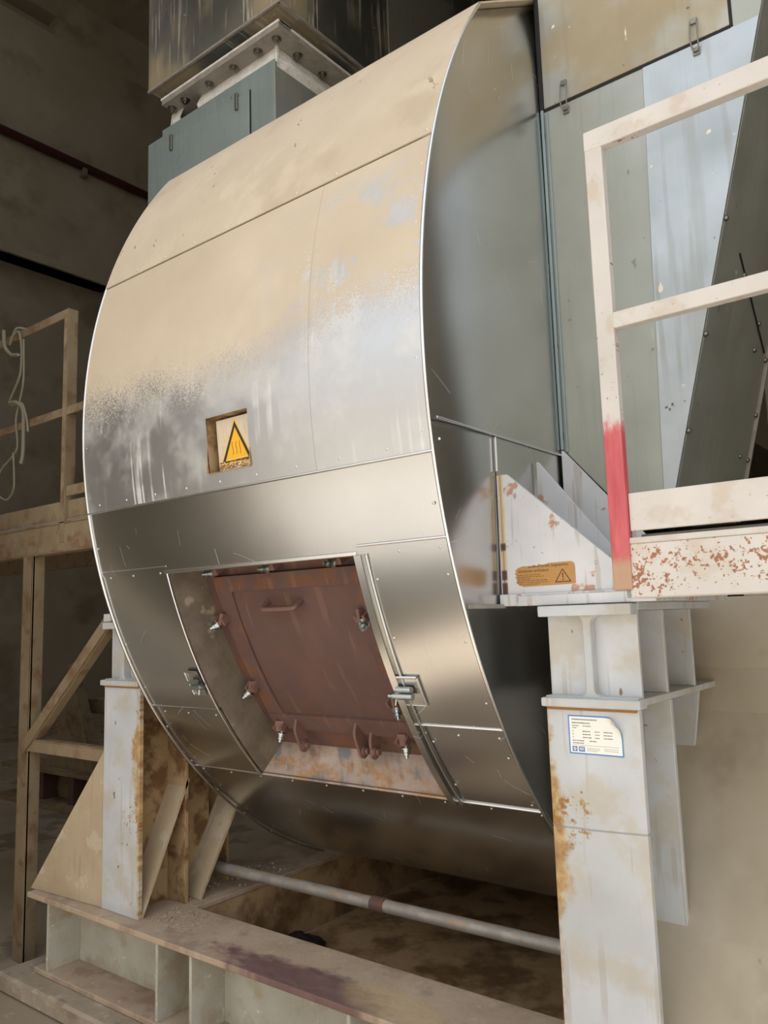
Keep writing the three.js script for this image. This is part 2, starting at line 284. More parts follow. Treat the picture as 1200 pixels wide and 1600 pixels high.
M.concrete = surface({ rough: 0.9, w: 1024, sx: 2.2, bump: 0.005 }, (u, v) => {
  let c = mix3([166, 154, 132], [190, 180, 160], S(N.big2, u, v)); c = mix3(c, [200, 192, 174], step(0.5, 0.9, S(N.mid, u, v)) * 0.5); c = mix3(c, [142, 130, 110], step(0.55, 0.95, S(N.mid2, u, v)) * 0.5); const p = step(0.88, 0.92, S(N.fine, u, v)); c = mix3(c, [120, 106, 88], p * 0.6);
  return { c, r: 0.9, b: 0.5 * S(N.mid, u, v) + 0.2 * S(N.fine, u, v) + 0.2 - 0.2 * p };
});
M.hallConcrete = surface({ rough: 0.95, w: 1024, sx: 6, bump: 0.006 }, (u, v) => { let c = mix3([166, 154, 132], [190, 180, 160], S(N.big2, u, v)); c = mix3(c, [200, 192, 174], step(0.5, 0.95, S(N.mid2, u, v)) * 0.5); c = mix3(c, [132, 118, 96], step(0.5, 0.95, S(N.mid, u + 0.3, v)) * 0.5); return { c, b: S(N.mid, u, v) }; });
M.plinth = surface({ rough: 0.95, w: 512, sx: 1.2, bump: 0.008 }, (u, v) => { let c = mix3([150, 134, 112], [176, 162, 140], S(N.mid, u, v)); c = mix3(c, [196, 186, 168], step(0.6, 0.85, S(N.fine, u, v)) * 0.5); c = mix3(c, [120, 102, 82], step(0.6, 0.9, S(N.mid2, u, v)) * 0.5); return { c, b: 0.6 * S(N.fine, u, v) + 0.4 * S(N.mid, u, v) }; });
M.floor = surface({ rough: 0.95, w: 1024, sx: 3, bump: 0.004 }, (u, v) => { let c = mix3([148, 132, 110], [176, 160, 136], S(N.big2, u, v)); c = mix3(c, [112, 98, 82], step(0.6, 0.78, S(N.mid2, u, v)) * 0.6); c = mix3(c, [190, 174, 148], step(0.78, 0.86, S(N.fine, u, v)) * 0.5); return { c, r: 0.95, b: S(N.fine, u, v) * 0.6 + 0.3 * S(N.mid, u, v) }; });
M.sand = surface({ rough: 0.95, w: 512, sx: 6, bump: 0.01 }, (u, v) => ({ c: mix3([140, 133, 120], [158, 150, 136], S(N.mid2, u, v)), r: 0.95, b: S(N.fine, u, v) }));
M.pan = surface({ w: 1024, sx: 1.6, bump: 0.003 }, (u, v) => { let c = mix3([168, 136, 96], [196, 166, 126], S(N.big2, u, v)); c = mix3(c, [96, 70, 44], step(0.4, 0.85, S(N.mid2, u, v)) * 0.7); c = mix3(c, [156, 130, 94], step(0.74, 0.84, S(N.mid, u, v)) * 0.5); return { c, r: 0.5 + 0.4 * S(N.mid, u, v), b: S(N.fine, u, v) }; });
M.ductSheet = surface({ w: 1024, h: 768, sx: 1.3, bump: 0.0015 }, (u, v) => {
  let c = mix3([120, 122, 118], [148, 148, 142], S(N.big2, u, v)); const r = step(0.66, 0.74, S(N.drip2, u, v)) * step(0.25, 0.6, S(N.mid, u, v * 0.5)) * 0.8, w = step(0.4, 0.75, S(N.big, u * 1 + 0.62, v * 0.5) + 0.2 * (S(N.drip, u, v) - 0.5)); c = mix3(c, [164, 144, 108], w * 0.7); c = mix3(c, [196, 190, 176], r * 0.8); c = mix3(c, [222, 216, 200], step(0.86, 0.9, S(N.fine, u, v)) * 0.7);  // beige patches are a reflection painted into the colour; pale streaks are runs
  return { c, r: 0.36 + 0.12 * S(N.mid, u, v) + 0.25 * w + 0.2 * r, m: 0.85 * (1 - 0.8 * w) * (1 - 0.6 * r) };
});
M.flange = surface({ w: 256, sx: 0.6, bump: 0.0006 }, (u, v) => ({ c: mix3([140, 133, 124], [170, 162, 152], S(N.mid2, u, v)), r: 0.5, m: 0.3, b: S(N.mid, u, v) }));
M.fabric = surface({ rough: 0.9, w: 256, sx: 0.3, bump: 0.001 }, (u, v) => ({ c: mix3([196, 192, 184], [226, 224, 218], S(N.mid2, u, v)), r: 0.9, b: S(N.grain, u, v) }));
M.zincBolt = plain(0xb9c2c2, 0.32, 1); M.bronzeBolt = plain(0x8c887c, 0.4, 1); M.gasket = plain(0x1c1a18, 0.8); M.redPipe = plain(0x4a1f20, 0.6); M.cable = plain(0x857c68, 0.7); M.dark = plain(0x17140f, 0.9); M.lug = plain(0x76594f, 0.5), M.weldRust = plain(0x9a6f36, 0.85);
M.hole = plain(0x050505, 0.9);
M.facade = surface({ rough: 0.95, w: 512, sx: 5, bump: 0.004 }, (u, v) => ({ c: mix3([212, 202, 184], [226, 217, 200], S(N.mid2, u, v)), r: 0.95, b: S(N.mid, u, v) }));
M.rag = plain(0x2a1718, 0.9);
// weld line with runs of rust, 0.06 x 0.42 m
M.weld = surface({ w: 96, h: 640, sx: 0.034, sy: 0.39, flat: true, bump: 0.001 }, (u, v) => {
  const e = Math.abs(u - 0.5) * 2, n = S(N.fine, u * 0.12, v * 1.1), m = S(N.mid, 0.3, v * 0.8 + 0.1), g = S(N.grain, u * 0.2, v * 2); const wide = 0.35 + 0.5 * m; let c = mix3([206, 204, 200], [202, 190, 164], step(0.3, 0.6, n));
  c = mix3(c, [184, 146, 92], step(wide + 0.25, wide - 0.1, e + 0.9 * (n - 0.5)) * 0.6); for (const [a, b] of [[0.0, 0.1], [0.36, 0.42], [0.12, 0.2]]) c = mix3(c, [70, 50, 42], step(a - 0.01, a + 0.012, v + 0.02 * (g - 0.5)) * step(b + 0.01, b - 0.012, v) * step(1.0, 0.8, e) * 0.85);
  c = mix3(c, [40, 26, 20], step(0.09, 0.03, e) * 0.8); return { c, r: 0.8, b: n };
});
/* flat print */
function print(w, h, draw) { const c = document.createElement('canvas'); c.width = w; c.height = h; draw(c.getContext('2d'), w, h); const t = new THREE.CanvasTexture(c); t.colorSpace = THREE.SRGBColorSpace; return t; }
const canvasMat = (t, extra = {}) => new THREE.MeshStandardMaterial({ map: t, roughness: 0.5, ...extra });
M.sign = canvasMat(print(512, 480, (g, w, h) => {
  g.fillStyle = '#d2c3ae'; g.fillRect(0, 0, w, h);
  for (let i = 0; i < 260; i++) { g.fillStyle = ['rgba(196,140,70,.22)', 'rgba(168,104,52,.2)', 'rgba(224,214,204,.3)'][i % 3]; const x = rnd() * w, y = rnd() * h * 0.8; g.fillRect(x, y, rr(2, 5), rr(30, 170)); }
  const tri = (x0, y0, x1, y1, x2, y2, col) => { g.fillStyle = col; g.beginPath(); g.moveTo(x0, y0); g.lineTo(x1, y1); g.lineTo(x2, y2); g.closePath(); g.fill(); };
  tri(256, 4, 490, 420, 22, 420, '#e3bd59'); tri(256, 34, 464, 400, 48, 400, '#2e2823'); tri(256, 92, 418, 384, 94, 384, '#eeb325');
  g.strokeStyle = '#5a4326'; g.lineWidth = 7; for (const x of [206, 256, 306]) { g.beginPath(); g.moveTo(x + 4, 220); g.bezierCurveTo(x - 22, 262, x + 24, 292, x, 338); g.stroke(); }
  g.strokeStyle = 'rgba(240,214,150,.9)'; g.lineWidth = 5; g.beginPath(); g.moveTo(120, 376); g.lineTo(400, 368); g.stroke();
  for (let i = 0; i < 420; i++) { const y = h - Math.pow(rnd(), 1.6) * 90; g.fillStyle = ['rgba(120,72,28,.7)', 'rgba(206,168,104,.75)', 'rgba(64,42,26,.7)', 'rgba(230,202,150,.7)'][i % 4]; g.beginPath(); g.ellipse(rnd() * w, y, rr(4, 22), rr(2, 8), rr(-0.3, 0.3), 0, 7); g.fill(); }
}));
M.sticker = canvasMat(print(640, 208, (g, w, h) => {
  g.fillStyle = '#b98a4e'; g.fillRect(0, 0, w, h); for (let i = 0; i < 300; i++) { g.fillStyle = i % 2 ? 'rgba(150,104,54,.25)' : 'rgba(206,164,104,.25)'; g.fillRect(rnd() * w, rnd() * h, rr(4, 40), rr(2, 6)); }
  g.fillStyle = '#4a3220'; g.font = 'bold 30px sans-serif'; g.fillText('Gehäuse öffnen. Ungewolltes', 150, 36, 460); g.fillText('Einschalten verhindern!', 40, 76, 330);
  for (let k = 0; k < 6; k++) { let x = 26; const y = 98 + k * 17, end = [250, 300, 150, 350, 350, 260][k]; while (x < end) { const l = rr(10, 42); g.fillRect(x, y, l, 5); x += l + 7; } }
  g.strokeStyle = '#4a3220'; g.lineWidth = 9; g.lineJoin = 'round'; g.beginPath(); g.moveTo(512, 66); g.lineTo(590, 178); g.lineTo(434, 178); g.closePath(); g.stroke(); g.fillRect(507, 98, 11, 46); g.beginPath(); g.arc(512, 160, 7, 0, 7); g.fill();
}));
M.label = canvasMat(print(640, 430, (g, w, h) => {
  g.fillStyle = '#3f83c0'; g.fillRect(0, 0, w, h); g.fillStyle = '#eeeae2'; g.fillRect(14, 14, w - 28, h - 28); g.fillStyle = '#6b6258';
  const words = (x, y, end, t, l0 = 8, l1 = 26) => { while (x < end) { const l = rr(l0, l1); g.fillRect(x, y, l, t); x += l + 5; } };
  words(44, 38, 350, 15, 8, 16); words(44, 78, 260, 13, 8, 22); words(44, 112, 130, 10); words(176, 112, 262, 10); words(44, 136, 100, 9);
  for (const [k, y] of [[0, 170], [1, 204], [2, 238]]) { words(48, y, 60, 12, 8, 12); words(170, y, 262, 11); words(318, y, 370, 11, 6, 14); words(420, y, 520, 10); }
  words(44, 276, 180, 11); words(250, 276, 300, 11); g.font = '18px sans-serif'; g.fillText('kg', 316, 288); words(44, 304, 170, 11); g.fillRect(40, 330, 550, 3);
  g.fillStyle = '#3b74b4'; g.fillRect(36, 346, 60, 56); g.fillRect(112, 346, 74, 56); g.fillStyle = '#e8e6e0'; g.beginPath(); g.moveTo(66, 352); g.lineTo(88, 372); g.lineTo(66, 396); g.lineTo(44, 372); g.closePath(); g.fill(); g.fillStyle = '#3b74b4'; g.fillRect(58, 366, 16, 12); g.fillStyle = '#e8e6e0'; g.fillRect(122, 358, 54, 9); g.fillRect(122, 376, 54, 9);
  g.fillStyle = '#9a9084'; words(215, 356, 360, 6); words(215, 372, 340, 6); words(215, 388, 330, 6); words(420, 356, 560, 6); words(420, 376, 570, 6);
}));
M.paper = plain(0xd9d7d2, 0.6);
/* ------------------------------------------------------------------ the hall and the yard */
struct('floor', bx(-14.4, 1.2, -0.3, 0, -16.4, 0.0, 0), M.floor);
struct('ground', bx(-60, 60, -0.4, -0.005, 0.0, 70, 0), M.sand);
struct('floor_plinth', prismY([[-4.05, -2.03], [-0.1, -2.03], [-0.1, -6.1], [-4.05, -6.1]].reverse(), 0, 0.085, 0.012), M.plinth);
// left wall: heavy upper beam wall over a set-back lower wall, one opening near the top
struct('wall_left', [bx(-14.8, -14.4, 0, 14.5, -16.4, -1.5, 0), bx(-14.4, -14.0, 8.59, 13.46, -16.4, -1.5, 0.01)], M.hallConcrete);
struct('trim_1', bx(-14.42, -13.95, 8.59, 8.76, -16.4, -1.5, 0.01), M.hallConcrete);
struct('wall_left_upper', [bx(-14.4, -14.02, 13.46, 14.5, -16.4, -7.67, 0), bx(-14.4, -14.02, 13.9, 14.5, -7.67, -1.5, 0)], M.hallConcrete);
struct('wall_back', bx(-14.8, 1.2, 0, 14.5, -16.8, -16.4, 0), M.hallConcrete);
struct('wall_right', bx(0.8, 1.2, 0, 14.5, -16.4, -2.25, 0), M.hallConcrete);  // unseen wall, drawn in close to keep light out of the hall
struct('ceiling', bx(-14.8, 1.2, 14.5, 14.9, -16.8, -2.87, 0), M.hallConcrete);
// added unseen wing, its hollow shaped to darken casing reflections and the hall
struct('wall_added_wing', [bx(-14.8, -3.9, 3.3, 14.5, -1.5, 0.0, 0), bx(-14.8, -3.9, 0, 3.3, -0.2, 0.0, 0), bx(-14.8, -3.9, 0, 3.3, -1.5, -1.35, 0), bx(-14.8, -9.5, 0, 3.3, -1.35, -0.2, 0)], M.hallConcrete);
struct('wall_added_lintel', bx(-3.9, 0.8, 5.6, 14.5, -2.75, -2.45, 0), M.hallConcrete);  // unseen lintel, added to cut the light entering the hall
struct('wall_concrete_pier', bx(-0.95, -0.2, 1.75, 7, -4.9, -4.4, 0.01), M.concrete);
// poured concrete beside the right pedestal, with a sloped face
{
  const prof = [[-1.95, 0], [-2.14, 0.3], [-2.235, 0.44], [-2.44, 0.78], [-2.62, 1.02], [-2.86, 1.36], [-2.93, 1.5], [-2.98, 1.742], [-4.6, 1.742], [-4.6, 0]];
  struct('wall_concrete_block', prismX(prof.slice().reverse(), -0.99, 0.79, 0.004), M.concrete);
}
// across the yard
struct('wall_yard', [bx(-40, 40, -0.02, 7.5, 17, 18, 0)], M.facade);
/* ------------------------------------------------------------------ fan casing */
const CY = 2.542, CZ = -4.021, R = 2.185, XL = -3.06, XR = -1.289;
const pol = (a, r = R) => [CZ + r * Math.cos(a * D2R), CY + r * Math.sin(a * D2R)];          // [z, y]
// outline of the scroll from the bottom at the back over the front to the top at the back, as [z, y, arc length]
function outline(a0, a1, r, n) { const o = []; for (let i = 0; i <= n; i++) o.push(pol(lerp(a0, a1, i / n), r)); return o; }
const TOPA = 36.6;
function topTail(r) { const [z, y] = pol(TOPA, r); return [[z - 0.12, y + 0.082], [z - 0.82, y + 0.55], [z - 1.3, y + 0.74], [z - 2.0, y + 0.8], [z - 3.0, y + 0.55], [z - 3.8, y - 0.3]]; }
// closed sheet over an outline strip, x0..x1, thickness t inwards
function sheet(line, x0, x1, t, u0 = 0, v0 = 0) {
  const n = line.length, nx = 2, pos = [], nor = [], uv = [], nrm = [], len = [0];
  for (let i = 0; i < n; i++) { const a = line[Math.max(0, i - 1)], b = line[Math.min(n - 1, i + 1)], dz = b[0] - a[0], dy = b[1] - a[1], l = Math.hypot(dz, dy); nrm.push([dy / l, -dz / l]); if (i) len.push(len[i - 1] + Math.hypot(line[i][0] - line[i - 1][0], line[i][1] - line[i - 1][1])); }
  const V = (i, x, s) => [x, line[i][1] - s * t * nrm[i][1], line[i][0] - s * t * nrm[i][0]], quad = (p, q, m, w) => { for (const k of [0, 1, 2, 0, 2, 3]) { pos.push(...p[k]); nor.push(...m[k]); uv.push(...w[k]); } };
  for (let i = 0; i < n - 1; i++) {
    const j = i + 1, A = [0, nrm[i][1], nrm[i][0]], B = [0, nrm[j][1], nrm[j][0]], w = [[x0 - u0, len[i] + v0], [x1 - u0, len[i] + v0], [x1 - u0, len[j] + v0], [x0 - u0, len[j] + v0]];
    quad([V(i, x0, 0), V(i, x1, 0), V(j, x1, 0), V(j, x0, 0)], 0, [A, A, B, B], w);
    const a = A.map((q) => -q), b = B.map((q) => -q); quad([V(i, x0, 1), V(j, x0, 1), V(j, x1, 1), V(i, x1, 1)], 0, [a, b, b, a], [w[0], w[3], w[2], w[1]]);
    quad([V(i, x0, 0), V(j, x0, 0), V(j, x0, 1), V(i, x0, 1)], 0, Array(4).fill([-1, 0, 0]), [w[0], w[3], w[3], w[0]]);
    quad([V(i, x1, 0), V(i, x1, 1), V(j, x1, 1), V(j, x1, 0)], 0, Array(4).fill([1, 0, 0]), [w[1], w[1], w[2], w[2]]);
  }
  for (const [i, s] of [[0, -1], [n - 1, 1]]) { const T = [0, s * nrm[i][0], -s * nrm[i][1]], q = [V(i, x0, 0), V(i, x1, 0), V(i, x1, 1), V(i, x0, 1)], w = [[x0 - u0, len[i] + v0], [x1 - u0, len[i] + v0], [x1 - u0, len[i] + v0], [x0 - u0, len[i] + v0]]; if (s > 0) { q.reverse(); w.reverse(); } quad(q.slice().reverse(), 0, Array(4).fill(T), w.slice().reverse()); }
  const g = new THREE.BufferGeometry(); g.setAttribute('position', new THREE.Float32BufferAttribute(pos, 3)); g.setAttribute('normal', new THREE.Float32BufferAttribute(nor, 3)); g.setAttribute('uv', new THREE.Float32BufferAttribute(uv, 2)); return g;
}
const arcLen = (a) => a * D2R * R;
const arcSheet = (a0, a1, x0, x1, r, t, n = 24, base = null) => sheet(outline(a0, a1, r, n), x0, x1, t, base ? base[0] : 0, base ? arcLen(a0 - base[1]) : arcLen(a0) + 10);
const arcBead = (a, x0, x1, r, rad) => { const [z, y] = pol(a, r); return rod([x0, y, z], [x1, y, z], rad, 8); };
const rimBead = (a0, a1, x, r, rad, n = 60) => { const p = outline(a0, a1, r, n).map(([z, y]) => [x, y, z]); return tube(p, rad, n * 2, 6); };

const casing = thing('fan_casing', 'huge round fan casing clad in shiny sheet metal with a recessed brown access door', 'fan casing');
const SA = [-9.4, 17.2], DA = [-42.7, -17.0], DX = [-2.61, -1.64];
{
  // skin, sheet by sheet
  obj('cladding_sheet', sheet([...outline(SA[1] + 0.1, TOPA, R + 0.004, 20), ...topTail(R + 0.004)], XL, XR, 0.006, 0, 0), M.dust, casing);
  const HX = [-2.262, -2.04], HA = [-7.96, -2.7], base = [XL, SA[0]];
  obj('cladding_sheet', [arcSheet(SA[0] - 0.3, HA[0], XL, XR, R, 0.004, 6, base), arcSheet(HA[0], HA[1], XL, HX[0], R, 0.004, 8, base), arcSheet(HA[0], HA[1], HX[1], XR, R, 0.004, 8, base), arcSheet(HA[1], SA[1] - 0.06, XL, XR, R, 0.004, 24, base)], M.front, casing);
  obj('cladding_sheet', arcSheet(-16.8, SA[0], XL, XR, R - 0.005, 0.004, 12), M.clean, casing);
  obj('cladding_sheet', arcSheet(-33.1, -16.2, XL, DX[0], R - 0.008, 0.004, 20), M.clean, casing);
  obj('cladding_sheet', arcSheet(-42.9, -32.8, XL, DX[0], R - 0.012, 0.004, 14), M.clean, casing);
  obj('cladding_sheet', arcSheet(-33.0, -16.2, DX[1], XR, R - 0.001, 0.004, 20), M.clean, casing);
  obj('cladding_sheet', arcSheet(-42.9, -32.8, DX[1], XR, R - 0.006, 0.004, 14), M.clean, casing);
  obj('cladding_sheet', arcSheet(-178, -42.55, XL, XR, R - 0.014, 0.004, 90), M.clean, casing);
  // rolled hems and edge trim that catch the light
  obj('seam_hem', arcBead(SA[0] - 0.25, XL, XR, R + 0.001, 0.0045), M.bead, casing); obj('seam_hem', arcBead(-16.25, DX[1] + 0.01, XR, R, 0.0045), M.bead, casing);
  obj('seam_hem', arcBead(-32.95, DX[1] + 0.01, XR, R, 0.0045), M.bead, casing); obj('seam_hem', arcBead(-42.5, DX[1], XR, R - 0.004, 0.0045), M.bead, casing);
  obj('seam_hem', arcBead(-16.3, XL, DX[0], R - 0.006, 0.003), M.bead, casing); obj('seam_hem', arcBead(-33.0, XL, DX[0], R - 0.009, 0.003), M.bead, casing); obj('seam_hem', arcBead(-42.75, XL, DX[0], R - 0.011, 0.003), M.bead, casing);
  obj('door_trim', [bx(DX[0] - 0.006, DX[1] + 0.004, pol(-16.9)[1] - 0.007, pol(-16.9)[1] + 0.007, pol(-16.9)[0] - 0.02, pol(-16.9)[0] + 0.008, 0.003)], M.bead, casing);
  obj('door_trim', [sheet(outline(DA[0], DA[1], R + 0.012, 24), DX[1] - 0.002, DX[1] + 0.026, 0.016), rimBead(DA[0], DA[1], DX[1] + 0.043, R + 0.004, 0.005, 24)], M.clean, casing);
  obj('door_trim', rimBead(DA[0], DA[1], DX[0], R - 0.002, 0.0045, 24), M.bead, casing);
  obj('edge_trim', rimBead(-70, TOPA, XL - 0.001, R - 0.002, 0.0062), M.bead, casing); obj('edge_trim', rimBead(-70, TOPA, XR + 0.001, R - 0.002, 0.0062), M.bead, casing);
  // screws: a row along every seam
  const sc = [], dome = (x, a, r = R) => { const [z, y] = pol(a, r), g = new THREE.SphereGeometry(0.0048, 8, 5, 0, Math.PI * 2, 0, Math.PI / 2); g.scale(1, 0.7, 1); g.applyQuaternion(new THREE.Quaternion().setFromUnitVectors(new THREE.Vector3(0, 1, 0), new THREE.Vector3(0, Math.sin(a * D2R), Math.cos(a * D2R)))); g.translate(x, y, z); sc.push(fin(g)); };
  for (let x = XL + 0.04; x < XR; x += 0.19) { dome(x, SA[1] + 0.6, R + 0.004); dome(x + 0.05, SA[0] + 0.5); dome(x, -43.4, R - 0.014); }
  for (const x of [-3.0, -2.84, -2.66]) { dome(x, -17.0, R - 0.008); dome(x, -33.9, R - 0.012); } for (const x of [-1.6, -1.47, -1.32]) { dome(x, -17.0, R - 0.001); dome(x, -34.0, R - 0.006); }
  for (let a = -64; a < 34; a += 5.6) { dome(XL + 0.025, a, R - 0.002); dome(XR - 0.025, a, R - 0.002); } for (let a = -40; a < -18; a += 5.2) { dome(DX[1] + 0.062, a, R - 0.001); }
  for (const x of [-2.9, -2.62, -2.3, -2.0]) dome(x, 27, R + 0.004);
  many('screw', sc, M.screw, casing);

  // right side: flat cladding, upper, front lower, rear lower, bottom
  // thin sheets drawn in towards the rim, as a pillowed panel is
  const pillow = (y0, y1, zBack, xf) => {
    const ny = 40, nz = 30, pos = [], uv = [], idx = [], rim = (y) => { const top = pol(TOPA, R - 0.006); if (y <= top[1]) return CZ + Math.sqrt((R - 0.006) ** 2 - (y - CY) ** 2); return top[0] - (y - top[1]) / 0.67; };
    for (let j = 0; j <= ny; j++) { const y = lerp(y0, y1, j / ny), zr = rim(y), zb = Math.min(zBack, zr - 0.05); for (let i = 0; i <= nz; i++) { const s = i / nz, z = zr + (zb - zr) * s * s, d = Math.hypot(zr - z, 0) * Math.cos(Math.asin(clamp((y - CY) / R, -1, 1))); pos.push(XR - xf - 0.04 * Math.exp(-d / 0.16), y, z); uv.push(z + 10, y); } }
    for (let j = 0; j < ny; j++) for (let i = 0; i < nz; i++) { const a = j * (nz + 1) + i, b = a + 1, c = a + nz + 1, d = c + 1; idx.push(a, b, d, a, d, c); }
    const g = new THREE.BufferGeometry(); g.setAttribute('position', new THREE.Float32BufferAttribute(pos, 3)); g.setAttribute('uv', new THREE.Float32BufferAttribute(uv, 2)); g.setIndex(idx); g.computeVertexNormals(); return fin(g, true);
  };
  obj('side_sheet', pillow(2.282, 4.35, -3.0, 0.006), M.clean, casing);
  obj('side_sheet', pillow(1.733, 2.28, -2.236, 0.008), M.clean, casing);
  obj('side_sheet', prismX([[-2.24, 2.15], [-2.24, 2.278], [-3.1, 2.29], [-3.1, 1.735], [-2.26, 1.735]], XR - 0.016, XR - 0.01, 0), M.clean, casing);
  obj('side_sheet', prismX([...outline(-90, -22, R - 0.012, 40), [-4.0, 1.725]], XR - 0.03, XR - 0.024, 0), M.clean, casing);
  obj('seam_hem', bar([XR - 0.004, 2.281, -1.9], [XR - 0.004, 2.281, -2.72], 0.008, 0.009), M.bead, casing);
  obj('seam_hem', bx(XR - 0.008, XR, 2.16, 2.275, -2.237, -2.23, 0.002), M.bead, casing);
  obj('side_ledge', bx(XR - 0.02, XR + 0.004, 1.722, 1.735, -2.235, -2.02, 0.002), M.flange, casing);
  obj('side_panel', [prismX([...outline(-178, TOPA, R - 0.02, 120), ...topTail(R - 0.02)], XL + 0.004, XL + 0.012, 0)], M.clean, casing);
  // weld line with rust where the bracket meets the side
  { const g = bx(XR - 0.006, XR + 0.013, 1.765, 2.148, -2.24, -2.236, 0.001), p = g.attributes.position, uv = g.attributes.uv; for (let i = 0; i < p.count; i++) uv.setXY(i, (p.getX(i) - XR + 0.0065) * 1.7, p.getY(i) - 1.763); obj('weld_strip', g, M.weld, casing); }
  // support bracket: three gusset plates on a base plate
  obj('gusset', prismZ([[XR - 0.012, 1.765], [-0.70, 1.765], [-0.83, 1.765], [-1.264, 2.148], [XR - 0.012, 2.148]].filter((_, i) => i !== 1), -2.24, -2.256, 0.001), M.white, casing);
  obj('gusset', prismZ([[XR, 1.765], [-0.92, 1.765], [XR + 0.006, 2.226], [XR, 2.226]], -2.5, -2.512, 0.001), M.white, casing);
  obj('gusset', prismZ([[XR, 1.765], [-0.83, 1.765], [XR + 0.006, 2.296], [XR, 2.296]], -2.703, -2.713, 0.001), M.white, casing);
  obj('base_plate', [bx(XR - 0.012, -0.80, 1.728, 1.765, -2.225, -2.9, 0.003), bx(-1.235, -0.80, 1.727, 1.758, -2.215, -2.225, 0.002)], M.white, casing);
  // the same on the far side, on the left pedestal
  obj('base_plate', bx(-3.5, XL, 1.728, 1.765, -2.225, -2.9, 0.003), M.white, casing);

  // cut-out behind the hot surface sign
  const za = pol(-5.3)[0];
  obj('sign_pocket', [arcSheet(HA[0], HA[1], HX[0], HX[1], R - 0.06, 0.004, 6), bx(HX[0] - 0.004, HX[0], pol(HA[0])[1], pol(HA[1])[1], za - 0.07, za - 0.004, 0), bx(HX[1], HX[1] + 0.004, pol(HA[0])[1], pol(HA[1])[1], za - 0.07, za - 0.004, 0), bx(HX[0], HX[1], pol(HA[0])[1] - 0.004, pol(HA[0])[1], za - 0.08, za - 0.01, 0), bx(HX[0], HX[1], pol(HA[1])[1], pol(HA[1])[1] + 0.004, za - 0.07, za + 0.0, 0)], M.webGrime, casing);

  // door recess
  const RI = 2.0, wallX = (x, t) => { const o = outline(DA[0], DA[1], R - 0.012, 24), i = outline(DA[0], DA[1], RI, 24).reverse(); return prismX([...o, ...i], x, x + t, 0); };
  obj('recess_lining', wallX(DX[0] - 0.006, 0.006), M.lining, casing); obj('recess_lining', wallX(DX[1], 0.006), M.lining, casing);
  { const [z0, y0] = pol(DA[0], R - 0.01), [z1, y1] = pol(DA[0], RI); const g = plate([[DX[0], y0, z0], [DX[1], y0, z0], [DX[1], y1, z1], [DX[0], y1, z1]], 0.005), p = g.attributes.position, uv = g.attributes.uv; for (let i = 0; i < p.count; i++) uv.setXY(i, p.getX(i) - DX[0], (z0 - p.getZ(i)) * 1.6); obj('recess_sill', g, M.sill, casing); }
  { const [z0, y0] = pol(DA[1], R - 0.01), [z1, y1] = pol(DA[1], RI); obj('recess_lining', plate([[DX[0], y1, z1], [DX[1], y1, z1], [DX[1], y0, z0], [DX[0], y0, z0]], 0.005), M.lining, casing); }
  const frame = obj('door_frame', arcSheet(DA[0], DA[1], DX[0], DX[1], RI + 0.004, 0.01, 24), M.doorRust, casing); frame.userData.label = 'rusty frame around the access door';

  // access door: bands round a sunk leaf, handle, hinges, clamps
  const door = obj('access_door', arcSheet(-37.0, -20.6, -2.462, -1.835, RI + 0.018, 0.02, 20), M.door, casing);
  obj('door_band', arcSheet(-20.7, -18.9, -2.54, -1.79, RI + 0.028, 0.026, 4), M.doorRust, door); obj('door_band', arcSheet(-39.2, -36.9, -2.54, -1.79, RI + 0.03, 0.028, 5), M.doorRust, door);
  obj('door_band', arcSheet(-36.9, -20.7, -2.54, -2.457, RI + 0.026, 0.024, 20), M.doorRust, door); obj('door_band', arcSheet(-36.9, -20.7, -1.838, -1.79, RI + 0.026, 0.024, 20), M.doorRust, door);
  { const [z, y] = pol(-22.2, RI + 0.018), [zo, yo] = pol(-22.6, RI + 0.062); obj('handle', [tube([[-2.275, y, z], [-2.272, lerp(y, yo, 0.8), lerp(z, zo, 0.8)], [-2.255, yo, zo], [-2.12, yo, zo], [-2.103, lerp(y, yo, 0.8), lerp(z, zo, 0.8)], [-2.1, y, z]], 0.0105, 40, 8)], M.lug, door); }
  // hinge lugs: pairs of ears with a pin
  const lug = (x, a0, a1) => {
    const P = (a, r) => pol(a, RI + r), s = new THREE.Shape(), L = (q) => s.lineTo(q[0], q[1]), Q = (c, q) => s.quadraticCurveTo(c[0], c[1], q[0], q[1]), S0 = P(a0, 0.022);
    s.moveTo(S0[0], S0[1]); L(P(a1 + 0.6, 0.022)); Q(P(a1 - 0.1, 0.04), P(a1 - 0.1, 0.06)); Q(P(a1 - 0.1, 0.092), P(a1 + 0.75, 0.09)); L(P(a0 - 1.5, 0.072)); Q(P(a0 - 0.7, 0.068), P(a0, 0.022)); return { g: prismX(s, x - 0.0065, x + 0.0065, 0.002), c: P(a1 + 0.75, 0.064) };
  };
  for (const xs of [[-2.395], [-2.075, -2.02]]) xs.forEach((x, k) => { const l = lug(x, k ? -38.6 : -37.4, -41.4); const h = obj('hinge_lug', l.g, M.lug, door); obj('hinge_pin', [rod([x - 0.004, l.c[1], l.c[0]], [x + 0.03, l.c[1], l.c[0]], 0.012, 12), rod([x + 0.006, l.c[1], l.c[0]], [x + 0.016, l.c[1], l.c[0]], 0.019, 16)], M.lug, h); });
